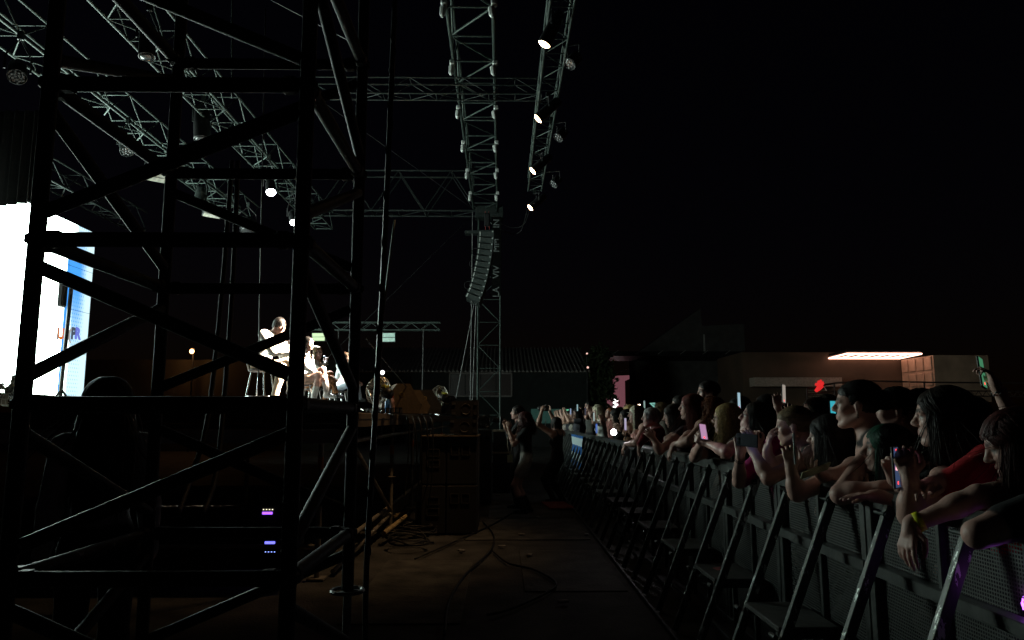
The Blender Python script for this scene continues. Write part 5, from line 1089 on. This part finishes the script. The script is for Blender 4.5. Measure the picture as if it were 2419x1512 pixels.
# flight case with grey lid behind the photographers
t = empty('flight_case', at(1180, 1110, 15), 'black flight case with pale lid edge behind the photographers', 'flight case'); a, b = at(1164, 1000, 15).x, at(1205, 1000, 15).x
m = MB(); m.box(((a + b) / 2, 15.3, .4), (b - a, .6, .78), bev=.01); mk('body', m, blackp, t)
for zz in (.8, 1.24): m = MB(); m.box(((a + b) / 2, 15.3, zz), (b - a + .02, .62, .03)); mk('metal_edge', m, pm('dull_edge', (.35, .3, .22), .5, .5), t)
m = MB(); m.box(((a + b) / 2, 15.3, 1.02), (b - a, .6, .4), bev=.01); mk('lid', m, blackp, t)
# orange hi-vis work lamp tripod
# ================================================================ STAGE EDGE: FANS, WEDGES, BOTTLES
wire = pm('chromed_fan_wire', (.5, .46, .4), .3, .8, bump=0); blade = pm('fan_blade', (.25, .2, .15), .4); yel = pm('yellow_label', (.75, .65, .02), .5, bump=0)
def fan(label, c, d, r=.17):
    c = V(c); d = V(d).normalized(); u, w, _ = frame(d); t = empty('stage_fan', V((c.x, c.y, SZ)), label, 'fan', 'floor fans on the stage edge')
    m = MB()
    for k in range(24):
        a = k * math.pi / 12; q = u * math.cos(a) + w * math.sin(a); m.path([c - d * .1 + q * .03, c - d * .09 + q * r * .75, c - d * .03 + q * r, c + d * .03 + q * r, c + d * .08 + q * r * .75, c + d * .09 + q * .03], .0028, 4)
    for (rr, hh) in ((r, -.03), (r, .03), (r * .7, .085), (r * .7, -.095), (r * .4, .09)): m.ring(c + d * hh, d, rr, .004, 28, 4)
    mk('guard', m, wire, t)
    m = MB()
    for k in range(4):
        a = k * math.pi / 2; q = u * math.cos(a) + w * math.sin(a); q2 = u * math.cos(a + .8) + w * math.sin(a + .8)
        m.add([c + q * .03, c + q * r * .9 - d * .02, c + (q + q2) * r * .55 + d * .02, c + q2 * r * .5 + d * .02], [(0, 1, 2, 3)])
    bl_ = mk('blade_wheel', m, blade, t); bl_.modifiers.new('t', 'SOLIDIFY').thickness = .004
    m = MB(); m.lathe([(.02, -.2), (.055, -.19), (.065, -.12), (.06, -.02), (.03, 0)], c, d, 16); mk('motor', m, blackp, t, smooth=True)
    m = MB(); m.box(c - d * .1 + V((0, 0, .07)), (.07, .06, .03), lookM(d)); mk('label_plate', m, yel, t)
    s = d.cross(V((0, 0, 1))).normalized(); m = MB()
    for k in (-1, 1): m.path([c + s * k * (r + .015), c + s * k * (r + .01) - V((0, 0, r * .6)) - d * .05, V((c.x, c.y, SZ + .012)) + s * k * r * .9 - d * .12, V((c.x, c.y, SZ + .012)) + s * k * r * .9 + d * .14], .011, 7)
    mk('stand', m, chrome, t, smooth=True)
fan('round wire cage fan at the near corner of the stage edge', at(893, 926, 8.6) + V((0, 0, .02)), V((-.75, .4, .25)), .165)
fan('smaller looking cage fan farther along the stage edge', at(1036, 940, 11.2) + V((0, 0, .02)), V((-.75, .4, .2)), .165)
fan('bronze floor fan glinting before the video wall at the left edge', at(22, 920, 9.0), V((.3, -.9, .2)), .2)
wedm = pm('warm_lit_wedge_cabinet', (.12, .085, .05), .6, var=.2, scale=40, bump=.2); wedb = pm('black_wedge_cabinet', (.035, .035, .038), .6, bump=.2)  # brown tint puts the warm stage light into the first cabinet colour
def wedge(label, px, Y, w, h, mat, ang):
    b = at(px, 975, Y); b.z = SZ; t = empty('monitor_wedge', b, label, 'monitor speaker', 'stage monitor wedges'); M = rotz(R(ang))
    prof = [(-.24, 0), (.2, 0), (.24, .1), (.1, h), (-.06, h), (-.24, .12)]; m = MB()
    m.prism([b + M @ V((x, -w / 2, z + .004)) for x, z in prof], M @ V((0, w, 0))); mk('cabinet', m, mat, t)
    m = MB(); m.lathe([(.03, 0), (.032, .004), (.02, .006), (.02, -.01)], b + M @ V((0, -w / 2, h * .65)), M @ V((0, -1, 0)), 14); mk('socket', m, pm('brass_socket', (.4, .3, .12), .4, .6), t)
    m = MB(); q = [b + M @ V((x, y, z)) for x, y, z in ((-.245, -w / 2 + .02, .13), (-.245, w / 2 - .02, .13), (-.07, w / 2 - .02, h - .02), (-.07, -w / 2 + .02, h - .02))]; m.add(q, [(0, 1, 2, 3)]); mk('grille', m, pm('black_grille', (0, 0, 0)), t)
wedge('tall monitor wedge tinted brown as if warm lit beside the near fan', 942, 9.2, .5, .36, wedm, 15)
wedge('monitor wedge tinted as if warm lit, with round brass socket', 972, 9.9, .45, .31, wedm, 8)
wedge('dark grey monitor wedge with yellow tag before the far fan', 1003, 10.4, .5, .33, wedb, 5)
wedge('small dark wedge at the end of the stage edge', 1052, 11.4, .4, .28, wedb, 10)
for (px, Y, c, lab) in ((915, 8.75, (.1, .3, .75), 'blue water bottle with red cap on the stage edge'), (925, 8.85, (.6, .35, .3), 'clear bottle with red cap beside the blue bottle')):
    b = at(px, 972, Y); b.z = SZ + .005; t = empty('water_bottle', b, lab, 'bottle', 'bottles on the stage edge')
    m = MB(); m.lathe([(.03, 0), (.033, .02), (.03, .08), (.033, .14), (.014, .18), (.013, .195)], b, (0, 0, 1), 14); mk('body', m, pm('bottle_%d' % int(px), c, .15, bump=0), t, smooth=True)
    m = MB(); m.lathe([(.017, .19), (.017, .205), (.006, .21), (.005, .235)], b, (0, 0, 1), 10); mk('cap', m, pm('red_cap', (.7, .03, .03), .4, bump=0), t)
m = MB(); b = at(905, 972, 8.45); b.z = SZ + .03
for k in range(9): m.box(b + V((.05 * k - .2, 0, 0)), (.012, .22, .05))
m.box(b + V((0, -.11, .03)), (.46, .01, .012)); m.box(b + V((0, -.11, -.025)), (.46, .01, .012)); mk('wire_tray', m, blackm, base=b, label='low black slatted tray holding the water bottles', cat='tray')

# ================================================================ CABLES
def cable(name, label, pts, r, mat=rubber, sub_=5, group='cables and wires', cat='cable', n=6):
    P = [V(p) for p in pts]; q = []
    for i in range(len(P) - 1):
        p0, p1, p2, p3 = P[max(i - 1, 0)], P[i], P[i + 1], P[min(i + 2, len(P) - 1)]
        for k in range(sub_):
            t = k / sub_; q.append(.5 * ((2 * p1) + (p2 - p0) * t + (2 * p0 - 5 * p1 + 4 * p2 - p3) * t * t + (3 * p1 - p0 - 3 * p2 + p3) * t ** 3))
    q.append(P[-1]); m = MB(); m.path(q, r, n); return mk(name, m, mat, base=P[0], smooth=True, label=label, cat=cat, group=group)
A_ = at
cable('hanging_cable', 'thick twisted black cable hanging right of the scaffold', [A_(934, -30, 3.25), A_(922, 250, 3.25), A_(905, 640, 3.25), A_(885, 1000, 3.25), A_(866, 1330, 3.25), A_(862, 1520, 3.25)], .0125, blackm, 8, n=8)
m = MB(); pa, pb = A_(934, -30, 3.25), A_(866, 1330, 3.25); k = 160; hp = []
for i in range(k + 1):
    t = i / k; a = t * 90; p = [A_(934, -30, 3.25), A_(922, 250, 3.25), A_(905, 640, 3.25), A_(885, 1000, 3.25), A_(866, 1330, 3.25)]; s_ = t * 4; j = min(int(s_), 3); c = p[j].lerp(p[j + 1], s_ - j); hp.append(c + V((math.cos(a), math.sin(a), 0)) * .0125)
m.path(hp, .004, 4); mk('cable_wrap', m, galv, bpy.data.objects['hanging_cable'])
bar('x', (0, 0, 0), (0, 0, 1), 1, alu, st) if False else None
def wire(label, a, b, r=.004, mat=steelcable, name='guy_wire', sag=0):
    a, b = V(a), V(b); c = (a + b) / 2 - V((0, 0, sag)); return cable(name, label, [a, c, b], r, mat, 4, n=5, cat='wire')
wire('slim pale pole standing behind the twisted cable', A_(932, 520, 7.2), A_(884, 905, 7.2), .012, alu, 'slim_pole')
wire('guy wire running from the tower head down to the stage corner', A_(1118, 508, 23), A_(730, 888, 21), .011, blackm)
wire('guy wire crossing up from the scaffold towards the roof beam', A_(740, 225, 20), A_(1112, 490, 23), .011)
wire('guy wire descending to the fans on the stage edge', A_(865, 800, 7.5), A_(1005, 968, 9.9), .006)
wire('loose wire crossing the top left from truss to scaffold', A_(390, -5, 9), A_(735, 165, 7), .007)
wire('second loose wire running towards the scaffold post', A_(630, -5, 9), A_(860, 115, 8), .006)
wire('bright blue lit wire slanting beside the video wall', A_(150, 293, 8), A_(392, 640, 8), .008)
wire('pale vertical cable left of the scaffold post', A_(548, -10, 9), A_(548, 232, 9), .012, alu, 'vertical_cable')
wire('thin vertical cable left of the singer', A_(627, 20, 7.5), A_(608, 1000, 7.5), .008, blackm, 'vertical_cable')
for i, (x0, x1, x2, lab) in enumerate(((548, 490, 440, 'left multicore cable hanging from the roof to the ground'), (562, 525, 498, 'right multicore cable hanging from the roof to the ground'))):
    cable('multicore_cable', lab, [A_(x0, 380, 6.6), A_((x0 + x1) / 2 + 4, 700, 6.6), A_(x1, 990, 6.5), A_(x2 + 10, 1130, 6.3), A_(x2 - 20, 1215, 6.0)], .022, rubber, 5)
for i, (px, lab) in enumerate(((1118, 'left rope hanging behind the line array'), (1104, 'slanting rope tied beneath the line array'), (1122, 'right rope hanging behind the line array'))):
    wire(lab, A_(1120 + (i - 1) * 4, 715 if i else 500, 22.2), A_(px - (34 if i == 1 else 8), 975, 22.2), .012, pm('grey_rope', (.2, .2, .2), .7), 'hanging_rope')
cable('drooping_cable', 'bundle of thin cables drooping from the front truss to the tower', [A_(1245, 495, 22), A_(1230, 545, 22.2), A_(1205, 552, 22.5), A_(1180, 540, 23)], .012)
cable('drooping_cable', 'second thin cable drooping from the front truss to the tower', [A_(1250, 495, 22), A_(1238, 530, 22.2), A_(1210, 538, 22.5), A_(1180, 527, 23)], .01)
G = lambda px, py: atz(px, py, .03)
cable('floor_cable', 'black cable snaking across the pit floor from the subwoofers', [G(1140, 1232), G(1165, 1262), G(1158, 1300), G(1100, 1355), G(1060, 1420), G(1050, 1500)], .011)
cable('floor_cable', 'looping black cable lying near the barrier side of the pit', [G(1162, 1300), G(1200, 1330), G(1260, 1345), G(1312, 1375), G(1290, 1400), G(1200, 1440), G(1150, 1452)], .011)
cable('floor_cable', 'cable running from the boots to the subwoofer foot', [G(1215, 1208), G(1160, 1240), G(1060, 1285), G(980, 1320)], .01)
rc = random.Random(3)
for i, lab in enumerate(('topmost coil in the cable heap under the stage corner', 'middle coil in the cable heap under the stage corner', 'lowest coil in the cable heap under the stage corner', 'coil spilling out of the cable heap towards the camera', 'coil against the subwoofer side')):
    c = G(945 + i * 9, 1262 + (i % 3) * 16); pts = []
    for k in range(16): a = k * 1.0; rr = .16 + .07 * rc.random(); pts.append(c + V((math.cos(a) * rr * 1.2, math.sin(a) * rr, .02 + .07 * rc.random() + .02 * i)))
    cable('coiled_cable', lab, pts, .011, rubber, 4, group='cable heap under the stage corner')
pipe = pm('yellowed_pipe', (.4, .3, .15), .5)
for (a, b, lab) in (((915, 1248), (972, 1240), 'short yellowish pipe lying in the cable heap'), ((905, 1285), (965, 1250), 'yellowish brace tube lying beside the cable heap')):
    p, q = G(*a), G(*b); m = MB(); m.tube(p + V((0, 0, .12)), q + V((0, 0, .2)), .028, n=12); mk('loose_pipe', m, pipe, base=p, label=lab, cat='pipe')
for i in range(5):
    x = 960 + i * 14; cable('dangling_cable', ['first', 'second', 'third', 'fourth', 'fifth'][i] + ' cable dangling over the stage edge left of the subwoofers', [A_(x, 985, 9.5), A_(x + 6, 1010, 9.4), A_(x + 4 + 6 * (i % 2), 1080 + 12 * i, 9.45), A_(x - 6, 1170 + 8 * i, 9.5)], .009, rubber, 5, group='cables dangling at the stage edge')
# rack and drum near the subwoofers
t = empty('power_distro', G(1020, 1255), 'low black distro box on the ground beside the subwoofers', 'distro box'); b = G(1020, 1255)
m = MB(); m.box(b + V((0, .1, .2)), (.42, .4, .36), bev=.02); mk('body', m, blackp, t)
m = MB(); m.path([b + V((-.12, -.1, .38)), b + V((-.12, -.1, .46)), b + V((.12, -.1, .46)), b + V((.12, -.1, .38))], .012, 6); mk('carry_handle', m, pm('handle_rim', (0, 0, 0)), t)
# under-stage racks with small lights
for (px, py, w, h, c, lab) in ((630, 1222, .5, .35, (.35, .1, 1), 'dark equipment rack with violet display under the stage'), (636, 1292, .5, .3, (.15, .15, 1), 'dark equipment rack with blue lamps under the stage')):
    p = A_(px, py, 7.6); t = empty('equipment_rack', p, lab, 'rack', 'racks under the stage'); m = MB(); m.box(p + V((0, .2, -.06)), (w, .36, h), bev=.01); mk('case', m, blackp, t)
    m = MB(); m.box(p + V((-.0, .012, .04)), (.1, .01, .024)); mk('display', m, em('rack_%d' % px, c, 2.2), t)
    for k in range(4): m = MB(); m.box(p + V((-.04 + .03 * k, .012, .075 if py < 1250 else -.05)), (.008, .01, .008)); mk('indicator', m, em('rack_dot_%d' % (px + k % 2), (1, .9, .6) if py < 1250 else (.3, .4, 1), 2), t)
    m = MB(); m.box((p.x, p.y + .2, (p.z - h / 2 - .07) / 2 + .01), (w, .36, max(.05, p.z - h / 2 - .09))); mk('base', m, blackp, t)
# tripod stand in front of the video wall
t = empty('light_stand', (at(150, 930, 13).x, 13, SZ), 'dark tripod stand silhouetted against the video wall', 'stand'); x = at(155, 800, 13).x
bar('pole', (x - .02, 13, SZ), (x + .03, 13, at(160, 665, 13).z), .035, blackm, t)
for a in (0, 120, 240): bar('leg', (x, 13, SZ + .45), (x + .3 * math.cos(R(a)), 13 + .3 * math.sin(R(a)), SZ + .02), .02, blackm, t)
m = MB(); m.box((x - .12, 13, at(160, 690, 13).z), (.12, .15, .55), bev=.03); mk('hanging_head', m, blackp, t)
m = MB(); q = V((x - .1, 13, at(160, 710, 13).z)); m.path([q, q + V((-.3, 0, .08)), q + V((-.38, 0, -.1))], .012, 6); mk('arm', m, blackm, t)

# ================================================================ DISTANT LAMPS, TREE, SIGNS
def bulb(label, p, col, s, r, power=0):
    p = V(p); t = empty('distant_lamp', p, label, 'lamp', 'distant lamps'); m = MB(); m.lathe([(.01, -r), (r * .7, -r * .7), (r, 0), (r * .7, r * .7), (.01, r)], p, (0, -1, 0), 12); mk('bulb', m, em('bulb_%d_%d' % (int(p.x * 9), int(s)), col, s), t, smooth=True)
    m = MB(); m.tube(V((p.x, p.y + r * 1.5, 0)), V((p.x, p.y + r * 1.5, p.z + r)), .04); m.box(p + V((0, r * 1.3, r)), (.15, .2, .08)); mk('post', m, blackm, t)
    if power: point(t, 'glow', p + V((0, -r - .05, 0)), power, col, r)
bulb('orange street lamp glowing behind the stage', at(453, 830, 33), (1, .45, .16), 9, .11, 40)
bulb('white flood lamp above the near cage fan', at(903, 880, 40), (1, .95, .98), 4, .12, 0)
bulb('tiny warm lamp at the warehouse roof corner', at(1386, 835, 45), (1, .6, .5), 1.2, .06); bulb('tiny amber lamp at the warehouse wall corner', at(1388, 868, 45), (1, .6, .3), 1.2, .07)
leafm = pm('dark_foliage', (.05, .075, .03), .7, var=.5, scale=3, bump=0); bark = pm('tree_bark', (.06, .045, .03), .9)
def tree(label, px, Y, ytop, ybot, wpx, seed):
    rg = np.random.default_rng(seed); b = at(px, 985, Y); zt = at(px, ytop, Y).z; zb_ = max(1.2, at(px, ybot, Y).z); w = wpx / FPX * Y
    t = empty('tree', (b.x, Y, 0), label, 'tree', 'trees beyond the crowd'); m = MB(); m.path([(b.x, Y, 0), (b.x + .1, Y, zb_), (b.x - .05, Y, (zb_ + zt) / 2), (b.x, Y, zt - .5)], [.22, .18, .12, .04], 8)
    for k in range(10):
        a = rg.random() * 6.28; z = zb_ + (zt - zb_) * rg.random() * .8; m.path([(b.x, Y, z), (b.x + math.cos(a) * w * .35, Y + math.sin(a) * w * .35, z + .8)], [.06, .015], 5)
    mk('trunk', m, bark, t)
    N = 5200; cl = rg.random((46, 3)); cl[:, 0] = (cl[:, 0] - .5) * w; cl[:, 1] = (cl[:, 1] - .5) * w; cl[:, 2] = zb_ + (zt - zb_) * cl[:, 2]
    taper = 1 - .55 * ((cl[:, 2] - zb_) / (zt - zb_)) ** 2; cl[:, 0] *= taper; cl[:, 1] *= taper
    ci = rg.integers(0, 46, N); c = cl[ci] + rg.normal(0, .28, (N, 3)); c[:, 0] += b.x; c[:, 1] += Y
    d1 = rg.normal(0, 1, (N, 3)); d1 /= np.linalg.norm(d1, axis=1)[:, None]; d2 = np.cross(d1, rg.normal(0, 1, (N, 3))); d2 /= np.linalg.norm(d2, axis=1)[:, None]
    L = .13 + .1 * rg.random((N, 1)); vv = np.stack([c - d1 * L, c + d2 * L * .4, c + d1 * L, c - d2 * L * .4], 1).reshape(-1, 3); q = np.arange(4 * N).reshape(-1, 4)
    me = np_mesh('crown', vv, q, np.zeros(N, int), [leafm], (b.x, Y, 0), False); o = bpy.data.objects.new('crown', me); COL.objects.link(o); o.parent = t
tree('leafy tree between the warehouse and the pink building', 1413, 47, 838, 975, 52, 5)
# teal partition, its light put in as faint glow, and small signs
m = MB(); a, b = at(1254, 985, 38), at(1350, 985, 38); zt = at(1300, 966, 38).z; zq = at(1300, 1000, 38).z; m.box(((a.x + b.x) / 2, 38, (zt + zq) / 2), (b.x - a.x, .1, zt - zq)); m.box(((a.x + b.x) / 2, 38.1, zq / 2), (b.x - a.x, .06, zq), mi=1); mk('partition_wall', m, [pm('teal_glow_panel', (.1, .2, .18), .7, emit=(.05, .16, .13), es=.12), blackp], base=((a.x + b.x) / 2, 38, 0), label='low pale teal partition behind the far photographers', cat='partition')
def sign(label, poly, Y, mat, name='sign_board'):
    P = [at(x, y, Y) for x, y in poly]; m = MB(); m.prism(P, (0, .05, 0)); t = mk(name, m, mat, base=P[0], label=label, cat='sign'); m = MB(); c = sum(P, V()) / len(P); m.tube(V((c.x, c.y + .1, 0)), V((c.x, c.y + .1, c.z)), .03); mk('post', m, blackm, t); return t
teal = em('teal_sign_face', (.25, .62, .52), .8)
sg = sign('teal lit pointed sign held above the crowd', [(1534, 952), (1547, 951), (1546, 964)], 24, teal)
for k in range(3): m = MB(); m.box(at(1541 + k * 2.2, 955 + k, 23.97), (.018, .01, .05)); mk('lettering', m, pm('sign_ink', (.02, .05, .05), .6), sg)
sign('small green exit sign behind the crowd', [(1335, 967), (1343, 967), (1343, 973), (1335, 973)], 37, em('green_sign_face', (.15, .6, .35), .9))
t = empty('tube_lamp', at(1494, 963, 30), 'glowing warm tube lamp at a stall behind the crowd', 'lamp'); bar('tube', at(1478, 966, 30), at(1512, 958, 30), .06, em('warm_tube', (1, .72, .5), 7), t, 10); bar('post', V((at(1494, 963, 30).x, 30.1, 0)), at(1494, 962, 30.1), .03, blackm, t)
# flag hung on the barrier
fl_ = bpy.data.materials.new('blue_white_flag'); fl_.use_nodes = True; n = fl_.node_tree.nodes; l = fl_.node_tree.links; pbs = n['Principled BSDF']; pbs.inputs['Roughness'].default_value = .9
ge = n.new('ShaderNodeNewGeometry'); sx = n.new('ShaderNodeSeparateXYZ'); l.new(ge.outputs['Position'], sx.inputs[0]); st1 = mth('LESS_THAN', mth('FRACT', mth('MULTIPLY', sx.outputs[2], 3.2)), .5); mxx = n.new('ShaderNodeMix'); mxx.data_type = 'RGBA'; l.new(st1, mxx.inputs[0]); mxx.inputs[6].default_value = (.02, .13, .42, 1); mxx.inputs[7].default_value = (.55, .66, .68, 1); l.new(mxx.outputs[2], pbs.inputs['Base Color'])
m = MB(); N = 14; pts = []
for i in range(N + 1):
    y = 14.4 + 2.0 * i / N; off = .03 * math.sin(i * 1.7); pts += [(1.58 + off, y, 1.14), (1.55 - off, y, .75), (1.56 + off, y, .38 + .05 * math.sin(i))]
m.add(pts, [(3 * i + j, 3 * i + 3 + j, 3 * i + 4 + j, 3 * i + 1 + j) for i in range(N) for j in (0, 1)]); o = mk('flag', m, fl_, base=(1.58, 15.4, 1.1), smooth=True, label='blue and white striped flag draped over the far barrier', cat='flag'); o.modifiers.new('t', 'SOLIDIFY').thickness = .006
# red mat and pale litter
b = atz(1316, 1195, .02); m = MB(); m.box(b + V((0, 0, .012)), (.42, .9, .03), rotz(.1), bev=.008); mk('rubber_mat', m, pm('dull_red_mat', (.3, .06, .05), .7), base=b, label='dull red mat on the ground behind the photographers', cat='mat')
for i, (px, py, lab) in enumerate(((1175, 1170, 'scrap of pale paper near the flight case'), (1270, 1222, 'crumpled white wrapper near the boots'), (1335, 1163, 'pale cup lying by the barrier foot'), (1185, 1290, 'torn scrap of tape on the pit floor beside the cable'), (1250, 1310, 'flattened pale cup in the middle of the pit'), (1090, 1300, 'small paper shred near the subwoofer foot'), (1330, 1420, 'white tape scrap on the dark floor near the camera'), (1385, 1262, 'white wrapper against the barrier edge strip'), (1232, 1262, 'grey tape strip on the paving behind the boots'))):
    b = atz(px, py, .03); m = MB(); m.box(b, (.09, .05, .02), rotz(i * 1.1), bev=.006); mk('litter', m, pm('pale_litter', (.22, .21, .2), .8), base=b, label=lab, cat='litter', group='litter on the pit floor')
# purple floor light at the right edge behind the barrier
p = V((1.8, 2.36, .72)); p = atx(2442, 1428, 1.74); t = empty('purple_lamp', (p.x, p.y, 0), 'violet lamp shining behind the barrier at the right edge', 'lamp')
m = MB(); m.lathe([(.01, -.03), (.03, -.02), (.042, 0), (.03, .02), (.01, .03)], p, (0, 1, 0), 14); mk('bulb', m, em('violet_bulb', (.5, .12, 1), 5), t, smooth=True); bar('stand', (p.x, p.y, .02), (p.x, p.y, p.z - .03), .012, blackm, t)
point(t, 'glow', p + V((-.06, 0, .04)), .02, (.75, .2, .9), .03)
point(bpy.data.objects['smartphone'], 'screen_glow', T(1662, 1022, 1.4), .05, (.8, .55, .9), .04)
